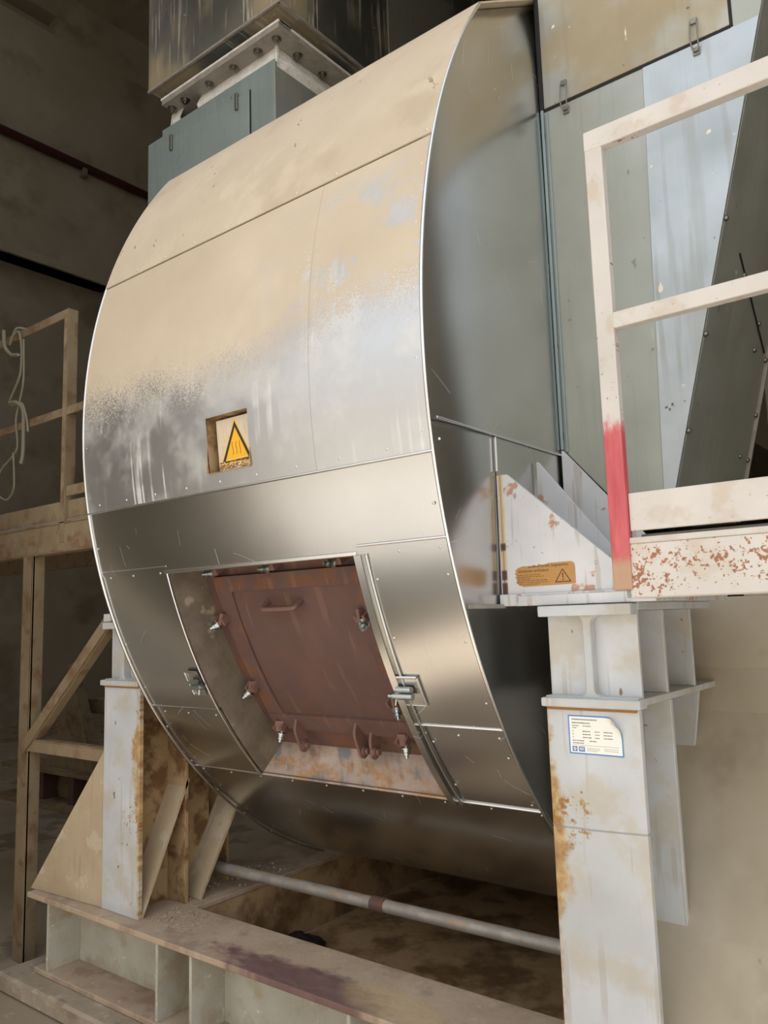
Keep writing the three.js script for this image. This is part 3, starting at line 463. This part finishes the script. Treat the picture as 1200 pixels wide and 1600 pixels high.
  // swing bolts: brown clip, zinc washer, nut and stud
  const clamp_ = (x, a, tx, ta) => {
    const P = (q, r, dx = 0) => { const [z, y] = pol(a + q, r); return new THREE.Vector3(x + dx, y, z); }, o = P(0, RI + 0.03), dir = P(ta, RI + 0.075, tx).sub(o).normalize(), end = (l) => o.clone().addScaledVector(dir, l).toArray();
    const c = obj('swing_clamp', [bar(P(1.0, RI + 0.03, -tx * 0.3).toArray(), P(-0.2, RI + 0.05, 0).toArray(), 0.04, 0.018), bar(P(0.5, RI + 0.015, 0.02).toArray(), P(0.2, RI + 0.06, 0.02).toArray(), 0.012, 0.03), bar(P(0.5, RI + 0.015, -0.02).toArray(), P(0.2, RI + 0.06, -0.02).toArray(), 0.012, 0.03)], M.lug, casing);
    const hex = (a0, b0, r) => rod(end(a0), end(b0), r, 6); obj('bolt', [rod(end(0), end(0.066), 0.0075, 10), hex(0.030, 0.043, 0.016), rod(end(0.026), end(0.030), 0.021, 16), hex(0.045, 0.052, 0.015)], M.zincBolt, c);
  };
  for (const [x, tx] of [[-2.5, -0.02], [-2.18, -0.02], [-1.85, -0.02]]) clamp_(x, -18.3, tx, 0.2);
  clamp_(-2.545, -24.2, -0.05, -0.3); clamp_(-2.535, -33.0, -0.045, -0.6); clamp_(-2.5, -38.9, -0.015, -1.3); clamp_(-1.81, -24.3, 0.02, -0.4); clamp_(-1.815, -34.2, 0.02, -0.9); clamp_(-1.865, -39.5, 0.0, -1.6);
  // latches on both sides of the opening
  const latch = (x0, x1, s) => {
    const a0 = -30.8, a1 = -28.0, P = (a, r) => pol(a, r), l = obj('latch', [arcSheet(a0, a1, x0, x1, R + 0.003, 0.006, 4)], M.clean, casing);
    obj('latch_frame', [arcBead(a1, x0, x1, R + 0.006, 0.005), arcBead(a0, x0, x1, R + 0.004, 0.003), rimBead(a0, a1, s > 0 ? x1 : x0, R + 0.006, 0.0042, 4)], M.bead, l);
    const [z, y] = P(-29.6, R + 0.022), [z2, y2] = P(-29.0, R + 0.018), xa = s > 0 ? x0 - 0.012 : x1 + 0.012, xb = lerp(x0, x1, s > 0 ? 0.7 : 0.35);
    obj('latch_barrel', [rod([xa, y, z], [xb, y, z], 0.011, 14), rod([xa + 0.02 * s, y2, z2], [xb, y2, z2], 0.01, 14), rod([xa - 0.02 * s, y, z], [xa, y, z], 0.007, 10), bar([xa + 0.01 * s, y, z], [xa + 0.008 * s, y - 0.03, z + 0.004], 0.008, 0.006)], M.zincBolt, l);
  };
  latch(-1.628, -1.535, 1); latch(-2.70, -2.625, -1);
}
// hot surface sign in its cut-out
{
  const [z, y] = pol(-5.5, R - 0.036), sg = thing('warning_sign', 'weathered yellow triangle hot surface sign sunk in a square cut-out of the casing', 'sign'); sg.position.set(-2.142, y, z); sg.rotation.x = 5.5 * D2R;
  const g = new RoundedBoxGeometry(0.196, 0.192, 0.006, 1, 0.001); obj('sign_plate', fin(g), M.webGrime, sg);
  const f = new THREE.PlaneGeometry(0.194, 0.19); f.translate(0, 0, 0.0036); obj('sign_print', fin(f, true), M.sign, sg);
}
// torn orange warning sticker on the bracket
{
  const s = new THREE.Shape(), W = 0.205, H = 0.068, pts = [[0.03, 0], [0.188, 0.002], [0.205, 0.004], [0.205, 0.05], [0.203, 0.064], [0.192, 0.07], [0.12, 0.069], [0.098, 0.064], [0.086, 0.068], [0.078, 0.062], [0.07, 0.066], [0.06, 0.063], [0.03, 0.064], [0.012, 0.059], [0.003, 0.052], [0.006, 0.046], [0.0, 0.042], [0.007, 0.036], [0.002, 0.03], [0.008, 0.022], [0.004, 0.014], [0.014, 0.007]];
  pts.forEach(([x, y], i) => (i ? s.lineTo(x, y) : s.moveTo(x, y))); const g = new THREE.ExtrudeGeometry(s, { depth: 0.0006, bevelEnabled: false }), p = g.attributes.position, uv = g.attributes.uv;
  for (let i = 0; i < p.count; i++) uv.setXY(i, p.getX(i) / W, p.getY(i) / H * 0.97);
  const m = obj('warning_sticker', fin(g, true), M.sticker); m.position.set(-1.251, 1.786, -2.2398); tag(m, 'torn orange warning sticker with black triangle on the white support bracket', 'sticker');
}
/* ------------------------------------------------------------------ pedestals */
function pedestal(x0, x1, label, flangeMat, left) {
  const t = thing('support_pedestal', label, 'pedestal', 'steel pedestals carrying the fan'), xm = (x0 + x1) / 2, w = x1 - x0;
  const own = (g) => { const p = g.attributes.position, uv = g.attributes.uv; for (let i = 0; i < p.count; i++) uv.setXY(i, p.getX(i) - x0, p.getY(i) - 0.436); return g; };
  obj('front_flange', own(bx(x0, x1, 0.436, 1.432, -2.224, -2.2, 0.004)), flangeMat, t);
  // head: raised I with rounded inner corners before a sunk plate
  const s = new THREE.Shape(), yb = 1.462, yt = 1.692, r = 0.026, h = 0.012; s.moveTo(x0, 1.44); s.lineTo(x1, 1.44); s.lineTo(x1, yb);
  s.lineTo(xm + h + r, yb); s.quadraticCurveTo(xm + h, yb, xm + h, yb + r); s.lineTo(xm + h, yt - r); s.quadraticCurveTo(xm + h, yt, xm + h + r, yt); s.lineTo(x1, yt); s.lineTo(x1, 1.722); s.lineTo(x0, 1.722); s.lineTo(x0, yt);
  s.lineTo(xm - h - r, yt); s.quadraticCurveTo(xm - h, yt, xm - h, yt - r); s.lineTo(xm - h, yb + r); s.quadraticCurveTo(xm - h, yb, xm - h - r, yb); s.lineTo(x0, yb); s.closePath();
  obj('head_frame', prismZ(s, -2.2, -2.236, 0.003), M.paint, t); obj('head_plate', bx(x0 + 0.002, x1 - 0.002, 1.44, 1.722, -2.25, -2.236, 0.002), M.paint, t);
  obj('ledge', bx(x0 - 0.006, x1 + 0.012, 1.432, 1.458, -2.178, -2.235, 0.005), M.paint, t); obj('cap', bx(x0 - 0.006, x1 + 0.001, 1.692, 1.724, -2.186, -2.212, 0.004), M.paint, t);
  obj('weld_bead', bx(x0 + 0.004, x1 - 0.004, 1.423, 1.4335, -2.201, -2.194, 0.003), M.weldRust, t);
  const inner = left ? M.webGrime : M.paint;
  obj('shelf_plate', bx(x0, x1, 1.437, 1.457, -2.235, -2.9, 0.003), M.paint, t); obj('top_plate', bx(x0, x1, 1.704, 1.7275, -2.25, -2.9, 0.003), M.paint, t);
  obj('web', bx(xm - 0.008, xm + 0.008, 0.436, 1.7, -2.226, -2.7, 0.002), left ? M.webGrime : M.paint, t);
  obj('inner_flange', bx(x0, x1, 1.457, 1.704, -2.45, -2.434, 0.003), inner, t); obj('inner_flange', bx(x0, x1, 1.457, 1.704, -2.70, -2.684, 0.003), inner, t);
  obj('inner_flange', bx(x0, x1, 0.436, 1.437, -2.472, -2.452, 0.003), inner, t);
  obj('inner_flange', prismZ([[x0, 0.436], [x1 - 0.10, 0.436], [x1 - 0.10, 0.9], [x1 - 0.02, 1.437], [x0, 1.437]], -2.80, -2.784, 0.002), inner, t);
  if (left) {
    // sloped dust covered plates between the flanges, and the slanted plate on the outer side
    obj('sloped_plate', plate([[xm, 0.44, -2.215], [x1, 0.44, -2.215], [x1, 0.99, -2.468], [xm, 0.99, -2.468]], 0.012), M.dustSlope, t);
    obj('sloped_plate', plate([[xm, 0.44, -2.52], [x1 + 0.02, 0.44, -2.52], [x1 + 0.02, 0.86, -2.77], [xm, 0.86, -2.77]], 0.012), M.dustSlope, t);
    obj('side_gusset', plate([[-4.0, 0.438, -2.165], [x0 + 0.004, 0.438, -2.205], [x0 + 0.004, 1.165, -2.222]], 0.014), M.dustSlope, t);
  }
  return t;
}
const pedR = pedestal(-1.146, -0.865, 'light grey steel pedestal with a blue edged data label and rust down its left edge', M.flangeR, false);
const pedL = pedestal(-3.442, -3.163, 'dusty grey steel pedestal left of the casing with a slanted plate at its foot', M.flangeL, true);
// data label, one corner rolling off
{
  const W = 0.162, H = 0.108, roll = (off) => {
    const g = new THREE.PlaneGeometry(W, H, 40, 28), p = g.attributes.position, nx = 0.78, ny = 0.626, f0 = 0.054, q = 0.021;
    for (let i = 0; i < p.count; i++) { const x = p.getX(i), y = p.getY(i), d = x * nx + y * ny - f0; let X = x, Y = y, Z = 0.0008 - off, a = 0; if (d > 0) { a = d / q; X = x - nx * d + nx * (q + off) * Math.sin(a); Y = y - ny * d + ny * (q + off) * Math.sin(a); Z = 0.0008 + q - (q + off) * Math.cos(a); } p.setXYZ(i, X, Y, Z); }
    g.computeVertexNormals(); return fin(g, true);
  };
  const m = obj('data_label', roll(0), M.label); m.position.set(-0.997, 1.355, -2.1995); tag(m, 'white data label with a blue border and a curling corner on the right pedestal', 'label');
  obj('label_back', roll(0.0007), M.paper, m);
}
/* ------------------------------------------------------------------ base frame */
{
  const t = thing('base_frame', 'heavy dusty steel base frame of wide beams under the fan and its pedestals', 'base frame'), x0 = -3.968, x1 = -0.3;
  const top = bx(x0, x1, 0.411, 0.436, -2.455, -2.128, 0.005); { const p = top.attributes.position, uv = top.attributes.uv; for (let i = 0; i < p.count; i++) uv.setXY(i, p.getX(i) - x0, -2.125 - p.getZ(i)); }
  obj('top_flange', top, M.beamTop, t); obj('web', bx(x0 + 0.17, x1, 0.11, 0.411, -2.318, -2.302, 0.002), M.steel, t); obj('bottom_flange', bx(x0 + 0.08, x1, 0.086, 0.11, -2.455, -2.128, 0.005), M.dustSteel, t);
  for (const x of [-3.785, -2.94, -2.722, -1.9, -1.2]) obj('stiffener', [bx(x - 0.008, x + 0.008, 0.11, 0.411, -2.302, -2.136, 0.002)], M.steel, t); 
  obj('stiffener', bx(-2.80, -2.786, 0.11, 0.411, -2.302, -2.19, 0.002), M.steel, t);
  for (const [a, b] of [[-3.52, -3.09], [-1.2, -0.78]]) { obj('cross_beam', [bx(a, b, 0.411, 0.436, -5.6, -2.456, 0.005), bx((a + b) / 2 - 0.01, (a + b) / 2 + 0.01, 0.11, 0.411, -5.6, -2.456, 0.002), bx(a, b, 0.086, 0.11, -5.6, -2.456, 0.004)], M.dustSteel, t); }
  obj('cross_plate', bx(-3.11, -3.095, 0.11, 0.411, -5.6, -2.456, 0.002), M.pan, t);
  obj('rear_beam', [bx(x0, x1, 0.411, 0.436, -5.93, -5.6, 0.005), bx(x0 + 0.1, x1, 0.11, 0.411, -5.78, -5.76, 0.002)], M.dustSteel, t);
  obj('drip_pan', bx(-3.09, -1.21, 0.09, 0.11, -5.59, -2.46, 0.004), M.pan, t);
  // loose grit on the beam beside the pedestal
  const grit = []; for (let i = 0; i < 160; i++) { const g = new THREE.TetrahedronGeometry(rr(0.003, 0.009)); g.rotateX(rr(0, 3)); g.rotateY(rr(0, 3)); g.scale(1, 0.6, 1); g.translate(-3.15 + Math.pow(rnd(), 1.6) * 0.28, 0.438, -2.43 + rnd() * 0.24 * (1 - 0.3 * rnd())); grit.push(fin(g)); }
  for (let i = 0; i < 90; i++) { const g = new THREE.TetrahedronGeometry(rr(0.003, 0.012)); g.rotateX(rr(0, 3)); g.translate(rr(-3.4, -3.12), 0.44, rr(-3.1, -2.5)); grit.push(fin(g)); }
  const lt = many('loose_grit', grit, M.dustSteel, scene); tag(lt, 'loose grit and flakes lying on the dusty beam beside the left pedestal', 'grit', null, 'stuff');
}
// pipe across the pan
{
  const t = thing('pipe', 'long grey pipe with a rusty coupling running across under the casing', 'pipe'); obj('pipe_body', rod([-3.3, 0.527, -2.70], [-1.01, 0.53, -2.745], 0.026, 24), M.pipe, t);
  obj('coupling', rod([-2.27, 0.528, -2.722], [-2.2, 0.528, -2.7235], 0.031, 24), M.doorRust, t);
}
{ const g = new THREE.SphereGeometry(0.12, 24, 14), p = g.attributes.position; for (let i = 0; i < p.count; i++) { const x = p.getX(i), y = p.getY(i), z = p.getZ(i), n = S(N.mid, x * 2 + 0.3, z * 2 + y) - 0.4; p.setXYZ(i, x * (1.1 + n * 0.8), Math.max(-0.01, y * 0.32 * (1 + n * 2)), z * (0.75 + n)); } g.computeVertexNormals(); const m = obj('oily_rag', fin(g), M.rag); m.position.set(-2.98, 0.121, -3.0); tag(m, 'crumpled dark oily rag lying in the brown pan', 'rag'); }
/* ------------------------------------------------------------------ inlet box */
{
  const t = thing('inlet_box', 'tall weathered zinc inlet box right of the casing with a clipped hatch', 'inlet box'), zf = -2.72, zb = -3.5, edge = (y) => -0.552 + 0.256 * (y - 3.436), X0 = XR - 0.003;
  const poly = [[X0, 5.3], [X0, 2.298], [-1.07, 2.048], [edge(2.048), 2.048], [edge(5.3), 5.3]].reverse();
  obj('box_body', prismZ(poly, zf - 0.006, zb, 0.002), M.zincOld, t);
  const fp = (y0, y1) => [[X0 + 0.008, y0], [edge(y0) + 0.003, y0], [edge(y1) + 0.003, y1], [X0 + 0.008, y1]];
  obj('front_sheet', prismZ([[X0 + 0.008, 2.3], [-1.066, 2.046], [-0.93, 2.046], [-0.888, 3.655], [X0 + 0.008, 3.655]], zf, zf - 0.006, 0.001), M.zincOld, t);
  obj('front_sheet', prismZ([[-0.93, 2.046], [edge(2.046) + 0.004, 2.046], [edge(3.655) + 0.004, 3.655], [-0.888, 3.655]], zf + 0.002, zf - 0.006, 0.001), M.zinc, t);
  obj('front_sheet', prismZ([[-0.578, 3.655], [edge(3.655) + 0.004, 3.655], [edge(5.29) + 0.004, 5.29], [-0.578, 5.29]], zf, zf - 0.006, 0.001), M.zincOld, t);
  const hatch = obj('hatch', bx(X0 + 0.012, -0.584, 3.664, 5.2, zf - 0.006, zf + 0.006, 0.003), M.zincWarm, t);
  obj('gasket', [bx(X0 + 0.008, -0.58, 3.652, 3.666, zf - 0.006, zf + 0.003, 0.002), bx(-0.586, -0.574, 3.655, 5.2, zf - 0.006, zf + 0.003, 0.002)], M.gasket, t);
  obj('side_sheet', plate([[edge(2.06) + 0.006, 2.06, zf - 0.012], [edge(2.06) + 0.006, 2.06, zb + 0.02], [edge(5.28) + 0.006, 5.28, zb + 0.02], [edge(5.28) + 0.006, 5.28, zf - 0.012]], 0.004), M.zincOld, t);
  obj('edge_seam', bar([edge(2.05) + 0.01, 2.05, zb + 0.015], [edge(5.28) + 0.01, 5.28, zb + 0.015], 0.012, 0.02), M.flange, t);
  obj('edge_seam', bar([edge(2.95) + 0.009, 2.95, -2.93], [edge(2.72) + 0.009, 2.72, -3.44], 0.006, 0.006), M.gasket, t);
  const b = []; for (const [y, z] of [[3.42, -2.735], [3.0, -2.735], [2.62, -2.735], [2.3, -2.735], [2.9, -3.02], [2.8, -3.3], [2.7, -3.3], [2.7, -3.47], [2.48, -3.47], [2.3, -3.47], [2.3, -3.36]]) { const g = new THREE.SphereGeometry(0.01, 10, 6); g.translate(edge(y) + 0.008, y, z); b.push(fin(g)); } many('screw', b, M.bronzeBolt, t);
  obj('side_trim', [bx(X0 - 0.002, X0 + 0.01, 2.3, 3.66, zf - 0.004, zf + 0.012, 0.003), bx(X0 + 0.016, X0 + 0.026, 2.29, 3.64, zf - 0.004, zf + 0.008, 0.003)], M.zincBlue, t);
  obj('side_trim', bx(X0 - 0.004, X0 + 0.012, 3.66, 5.2, zf - 0.004, zf + 0.012, 0.003), M.gasket, t);
  const clip = (x, y) => { obj('clip_keeper', bx(x - 0.012, x + 0.012, y - 0.06, y - 0.03, zf, zf + 0.008, 0.002), M.bronzeBolt, hatch); const c = obj('clip', bx(x - 0.012, x + 0.012, y + 0.055, y + 0.075, zf + 0.006, zf + 0.014, 0.002), M.bronzeBolt, hatch); c.add(obj('clip_wire', tube([[x - 0.011, y + 0.06, zf + 0.018], [x - 0.013, y - 0.01, zf + 0.024], [x - 0.008, y - 0.045, zf + 0.014], [x + 0.008, y - 0.045, zf + 0.014], [x + 0.013, y - 0.01, zf + 0.024], [x + 0.011, y + 0.06, zf + 0.018]], 0.0028, 40, 6), M.bronzeBolt, hatch)); };
  clip(-1.19, 3.668); clip(-0.697, 3.668);
}
/* ------------------------------------------------------------------ right walkway */
{
  const t = thing('walkway', 'off-white steel walkway on the right with rust spots and red paint on its end post', 'walkway', null), z = -2.0, xe = 0.75;
  const post = (x) => { const g = bx(x, x + 0.05, 1.755, 3.02, z - 0.03, z, 0.004), p = g.attributes.position, uv = g.attributes.uv; for (let i = 0; i < p.count; i++) uv.setXY(i, p.getX(i) - x + (z - p.getZ(i)), p.getY(i) - 1.755); return g; };
  obj('post', post(-0.832), M.post, t); obj('post', post(0.55), M.rail, t);
  obj('top_rail', bx(-0.832, xe, 2.966, 3.024, z - 0.032, z + 0.002, 0.004), M.rail, t); obj('mid_rail', bx(-0.785, xe, 2.447, 2.492, z - 0.032, z, 0.004), M.rail, t);
  obj('toe_board', bx(-0.781, xe, 1.905, 2.004, z - 0.024, z - 0.012, 0.003), M.rail, t);
  const f = bx(-0.79, xe, 1.735, 1.872, z - 0.02, z - 0.008, 0.003); { const p = f.attributes.position, uv = f.attributes.uv; for (let i = 0; i < p.count; i++) uv.setXY(i, p.getX(i) + 0.1, p.getY(i) - 1.733); }
  obj('fascia', f, M.fascia, t); obj('channel_flange', [bx(-0.79, xe, 1.872, 1.888, z - 0.07, z - 0.006, 0.003), bx(-0.79, xe, 1.733, 1.745, z - 0.07, z - 0.01, 0.003)], M.rail, t);
  obj('deck', bx(-0.775, xe, 1.888, 1.9, -2.69, z - 0.07, 0.002), M.flange, t); obj('end_plate', bx(-0.805, -0.79, 1.735, 1.765, z - 0.08, z - 0.02, 0.002), M.zincBlue, t);
  obj('rear_channel', bx(-0.77, xe, 1.742, 1.888, -3.1, -2.98, 0.003), M.steel, t);
  obj('bracket', bx(-0.70, -0.66, 1.86, 1.888, -2.98, -2.03, 0.003), M.steel, t); obj('bracket', bx(0.3, 0.34, 1.86, 1.888, -2.98, -2.03, 0.003), M.steel, t);
}
/* ------------------------------------------------------------------ left walkway with its leg */
{
  const t = thing('walkway', 'brown dusty walkway on the left on a single leg with a braced frame', 'walkway', null), z = -2.25, xe = -13.9, xr = -3.55;
  obj('fascia', [bx(xe, xr, 2.105, 2.25, z - 0.014, z, 0.003)], M.brown, t); obj('channel_flange', [bx(xe, xr, 2.25, 2.262, z - 0.07, z + 0.004, 0.003), bx(xe, xr, 2.1, 2.112, z - 0.07, z, 0.003)], M.brown, t);
  obj('toe_board', bx(xe, xr, 2.275, 2.375, z - 0.03, z - 0.02, 0.003), M.brown, t); obj('deck', bx(xe, xr, 2.262, 2.275, -2.94, z - 0.012, 0.002), M.flange, t); obj('rear_channel', bx(xe, xr, 2.11, 2.26, -3.0, -2.94, 0.003), M.brown, t);
  obj('post', [bx(-3.955, -3.915, 2.15, 3.43, z - 0.006, z + 0.004, 0.002), bx(-3.921, -3.913, 2.25, 3.43, z - 0.055, z + 0.004, 0.002)], M.brown, t); obj('post', bx(-6.2, -6.14, 2.15, 3.43, z - 0.04, z, 0.003), M.brown, t); obj('post', bx(-8.4, -8.34, 2.15, 3.43, z - 0.04, z, 0.003), M.brown, t);
  obj('top_rail', [bx(xe, -3.915, 3.385, 3.433, z - 0.01, z + 0.002, 0.003), bx(xe, -3.915, 3.423, 3.433, z - 0.06, z, 0.002)], M.brown, t); obj('mid_rail', [bx(xe, xr, 2.835, 2.88, z - 0.01, z + 0.002, 0.003), bx(xe, xr, 2.87, 2.88, z - 0.06, z, 0.002)], M.brown, t);
  obj('side_rail', [bx(-3.95, xr, 2.395, 2.45, z - 0.018, z - 0.006, 0.003), bx(-3.74, -3.69, 2.445, 2.83, z - 0.04, z - 0.03, 0.003)], M.brown, t);
  obj('leg', [bx(-4.33, -4.225, 0.0, 2.1, z - 0.014, z, 0.003), bx(-4.235, -4.225, 0.0, 2.1, z - 0.07, z, 0.002)], M.brown, t); obj('leg', bx(-7.6, -7.48, 0.0, 2.1, z - 0.08, z, 0.003), M.brown, t);
  obj('brace', [bar([-4.27, 1.07, z + 0.012], [-3.47, 1.745, z + 0.012], 0.012, 0.055), bar([-4.24, 1.06, z - 0.02], [-3.46, 1.72, z - 0.02], 0.05, 0.010)], M.brown, t);
  obj('brace', [bx(-4.23, -3.442, 1.065, 1.125, z - 0.006, z + 0.004, 0.002), bx(-4.23, -3.442, 1.12, 1.13, z - 0.05, z + 0.004, 0.002)], M.brown, t);
  const c = thing('loose_cable', 'pale loose cable wound round the left handrail and hanging down', 'cable'), zc = z + 0.02;
  obj('cable_run', tube([[-4.6, 3.47, zc], [-4.56, 3.36, zc + 0.01], [-4.5, 3.3, zc], [-4.42, 3.28, zc], [-4.4, 3.26, zc]], 0.011, 50), M.cable, c); obj('cable_run', tube([[-4.40, 3.44, z - 0.03], [-4.45, 3.445, zc], [-4.52, 3.36, zc], [-4.5, 3.40, zc], [-4.42, 3.42, zc], [-4.38, 3.3, zc], [-4.39, 3.15, zc], [-4.50, 3.02, zc], [-4.46, 2.99, zc], [-4.36, 2.98, zc], [-4.30, 2.88, zc], [-4.28, 2.8, zc]], 0.007, 120), M.cable, c);
  obj('cable_run', tube([[-4.5, 3.01, zc], [-4.4, 2.99, zc + 0.01], [-4.34, 2.93, zc], [-4.33, 2.7, zc], [-4.32, 2.62, zc + 0.015]], 0.011, 50), M.cable, c); obj('cable_run', tube([[-4.36, 3.36, zc], [-4.35, 3.1, zc], [-4.42, 2.9, zc], [-4.40, 2.72, zc], [-4.58, 2.62, zc], [-4.62, 2.5, zc], [-4.5, 2.44, zc], [-4.4, 2.5, zc + 0.01], [-4.42, 2.7, zc + 0.01]], 0.006, 120), M.cable, c);
}
/* ------------------------------------------------------------------ ducts behind the casing */
{
  const t = thing('lower_duct', 'blue grey zinc duct box with a hatch rising behind the casing', 'duct'), x0 = -4.35, x1 = -3.115, zf = -3.05, zb = -4.6;
  obj('duct_body', bx(x0, x1, 2.9, 4.94, zb, zf, 0.004), M.zincBlue, t); obj('duct_run', bx(x0, x1, 2.9, 4.3, -16.39, zb, 0.004), M.zincOld, t); obj('side_sheet', bx(x1, x1 + 0.004, 2.9, 4.93, zb, zf - 0.006, 0.001), M.zincOld, t);
  obj('front_sheet', bx(-4.185, x1 + 0.002, 2.92, 4.975, zf, zf + 0.006, 0.002), M.zincBlue, t); const h = obj('hatch', bx(-4.18, -3.325, 3.4, 4.865, zf + 0.006, zf + 0.016, 0.003), M.zincBlue, t);
  for (const x of [-4.07, -3.43]) obj('hatch_clip', [bx(x - 0.012, x + 0.012, 4.78, 4.89, zf + 0.016, zf + 0.03, 0.004)], M.bronzeBolt, h);
  obj('corner_trim', bx(x1 - 0.004, x1 + 0.006, 3.4, 4.96, zf - 0.01, zf + 0.009, 0.002), M.zincOld, t); obj('hatch_gap', bx(-3.325, -3.317, 3.4, 4.87, zf + 0.002, zf + 0.012, 0.001), M.gasket, t);
  // fabric expansion joint, torn open on the left
  const fj = []; const ring = [[x0 + 0.22, zf - 0.03], [x1 - 0.015, zf - 0.03], [x1 - 0.015, zb + 0.03], [x0 + 0.22, zb + 0.03]];
  { const c = ring[1]; fj.push(bx(c[0] - 0.006, c[0] + 0.014, 4.9, 5.085, c[1] - 0.006, c[1] + 0.014, 0.004)); }
  for (let k = 0; k < 3; k++) { const a = ring[k], b = ring[k + 1], n = 16; for (let i = 0; i < n; i++) { if (k === 0 && i > 1 && i < 5) continue; const P = (s) => [lerp(a[0], b[0], s), lerp(a[1], b[1], s)], p = P(i / n), q = P((i + 1) / n), bulge = (s) => 0.02 + 0.025 * S(N.mid, s * 0.7 + k * 0.3, 0.4); const nx = (b[1] - a[1]) === 0 ? [0, 1] : [1, 0], s0 = i === 0 ? 0.012 : bulge(i / n), s1 = i === n - 1 ? 0.012 : bulge((i + 1) / n); fj.push(plate([[p[0], 4.9, p[1]], [q[0], 4.9, q[1]], [q[0] + nx[0] * s1, 5.0, q[1] + nx[1] * s1], [p[0] + nx[0] * s0, 5.0, p[1] + nx[1] * s0]], 0.004), plate([[p[0] + nx[0] * s0, 5.0, p[1] + nx[1] * s0], [q[0] + nx[0] * s1, 5.0, q[1] + nx[1] * s1], [q[0], 5.085, q[1]], [p[0], 5.085, p[1]]], 0.004)); } }
  obj('expansion_joint', fj, M.fabric, t).userData.label = 'torn white fabric expansion joint';
}
{
  const t = thing('upper_duct', 'large streaked metal duct at the top with a bolted flange underneath', 'duct'), x0 = -4.19, x1 = -2.96, y = 5.2, zf = -2.934, zb = -5.3;
  obj('duct_body', bx(x0, x1, y, 12.5, zb, zf, 0.006), M.ductSheet, t); obj('corner_trim', [bx(x1 - 0.02, x1 + 0.004, y, 12.5, zf - 0.02, zf + 0.004, 0.003)], M.ductSheet, t);
  obj('bottom_edge', [bx(x0 - 0.003, x1 + 0.003, y - 0.012, y + 0.004, zf - 0.014, zf + 0.004, 0.003), bx(x1 - 0.014, x1 + 0.004, y - 0.012, y + 0.004, zb, zf, 0.003)], M.flange, t);
  const fx0 = -4.09, fx1 = -3.0, fz0 = -4.95, fz1 = -2.968, yf = 5.075, f = obj('flange', [bx(fx0, fx1, yf, yf + 0.03, fz1 - 0.17, fz1, 0.003), bx(fx1 - 0.17, fx1, yf, yf + 0.03, fz0, fz1 - 0.17, 0.003), bx(fx0, fx0 + 0.12, yf, yf + 0.03, fz0, fz1 - 0.17, 0.003)], M.flange, t);
  obj('flange_seal', [bx(fx0 - 0.004, fx1 + 0.006, yf + 0.03, yf + 0.045, fz1 - 0.1, fz1 + 0.006, 0.003), bx(fx1 - 0.1, fx1 + 0.006, yf + 0.03, yf + 0.045, fz0, fz1, 0.003)], M.fabric, t);
  obj('flange_neck', [bx(fx0 + 0.12, fx1 - 0.12, yf + 0.03, y, fz1 - 0.2, fz1 - 0.12, 0.002), bx(fx1 - 0.2, fx1 - 0.12, yf + 0.03, y, fz0, fz1 - 0.12, 0.002)], M.flange, t);
  const bolt = (x, z) => obj('bolt', [rod([x, yf - 0.018, z], [x, yf, z], 0.023, 6), rod([x, yf - 0.005, z], [x, yf, z], 0.03, 16), rod([x, yf - 0.03, z], [x, yf, z], 0.011, 10)], M.bronzeBolt, f);
  for (const x of [-3.08, -3.24, -3.455, -3.685, -3.925, -4.06]) bolt(x, -3.03); for (const z of [-3.21, -3.43, -3.65, -3.87]) bolt(-3.085, z);
  obj('side_panel', bx(x1, x1 + 0.012, 5.45, 6.3, -4.75, -3.95, 0.003), M.zincOld, t);
}
/* ------------------------------------------------------------------ far back on the left */
{
  const t = thing('wall_pipe', 'thin dark red pipe running along the dark concrete wall', 'pipe'); obj('pipe_run', rod([-13.91, 10.89, -16.35], [-13.91, 10.89, -1.55], 0.08, 12), M.redPipe, t); obj('pipe_clamp', bx(-14.0, -13.85, 10.68, 10.97, -8.3, -8.2, 0.005), M.flange, t);
}
{
  const t = thing('machine_base', 'dim dusty machine base far back behind the left leg', 'machine base'), z = -4.3;
  obj('frame_beam', [bx(-8.6, -6.0, 0.30, 0.34, z - 0.35, z, 0.004), bx(-8.6, -6.0, 0.04, 0.3, z - 0.2, z - 0.18, 0.003), bx(-8.6, -6.0, 0.0, 0.04, z - 0.35, z + 0.1, 0.004)], M.brown, t);
  for (const x of [-7.9, -7.35, -6.75]) obj('stiffener', bx(x, x + 0.1, 0.04, 0.3, z - 0.18, z - 0.02, 0.003), M.doorRust, t);
  obj('gusset', prismZ([[-7.95, 0.34], [-6.95, 0.34], [-7.32, 1.12], [-7.62, 1.12]], z - 0.16, z - 0.12, 0.003), M.brown, t); obj('gusset_edge', bar([-6.93, 0.34, z - 0.08], [-7.3, 1.12, z - 0.08], 0.12, 0.05), M.brown, t); obj('post', bx(-7.66, -7.42, 0.34, 1.35, z - 0.2, z - 0.17, 0.003), M.brown, t);
  obj('bearing_slab', bx(-7.5, -5.9, 0.86, 1.0, z - 0.9, z - 0.3, 0.01), M.brown, t); obj('slab_post', bx(-6.3, -6.1, 0.34, 0.86, z - 0.8, z - 0.5, 0.01), M.brown, t);
}

renderer.render(scene, camera);
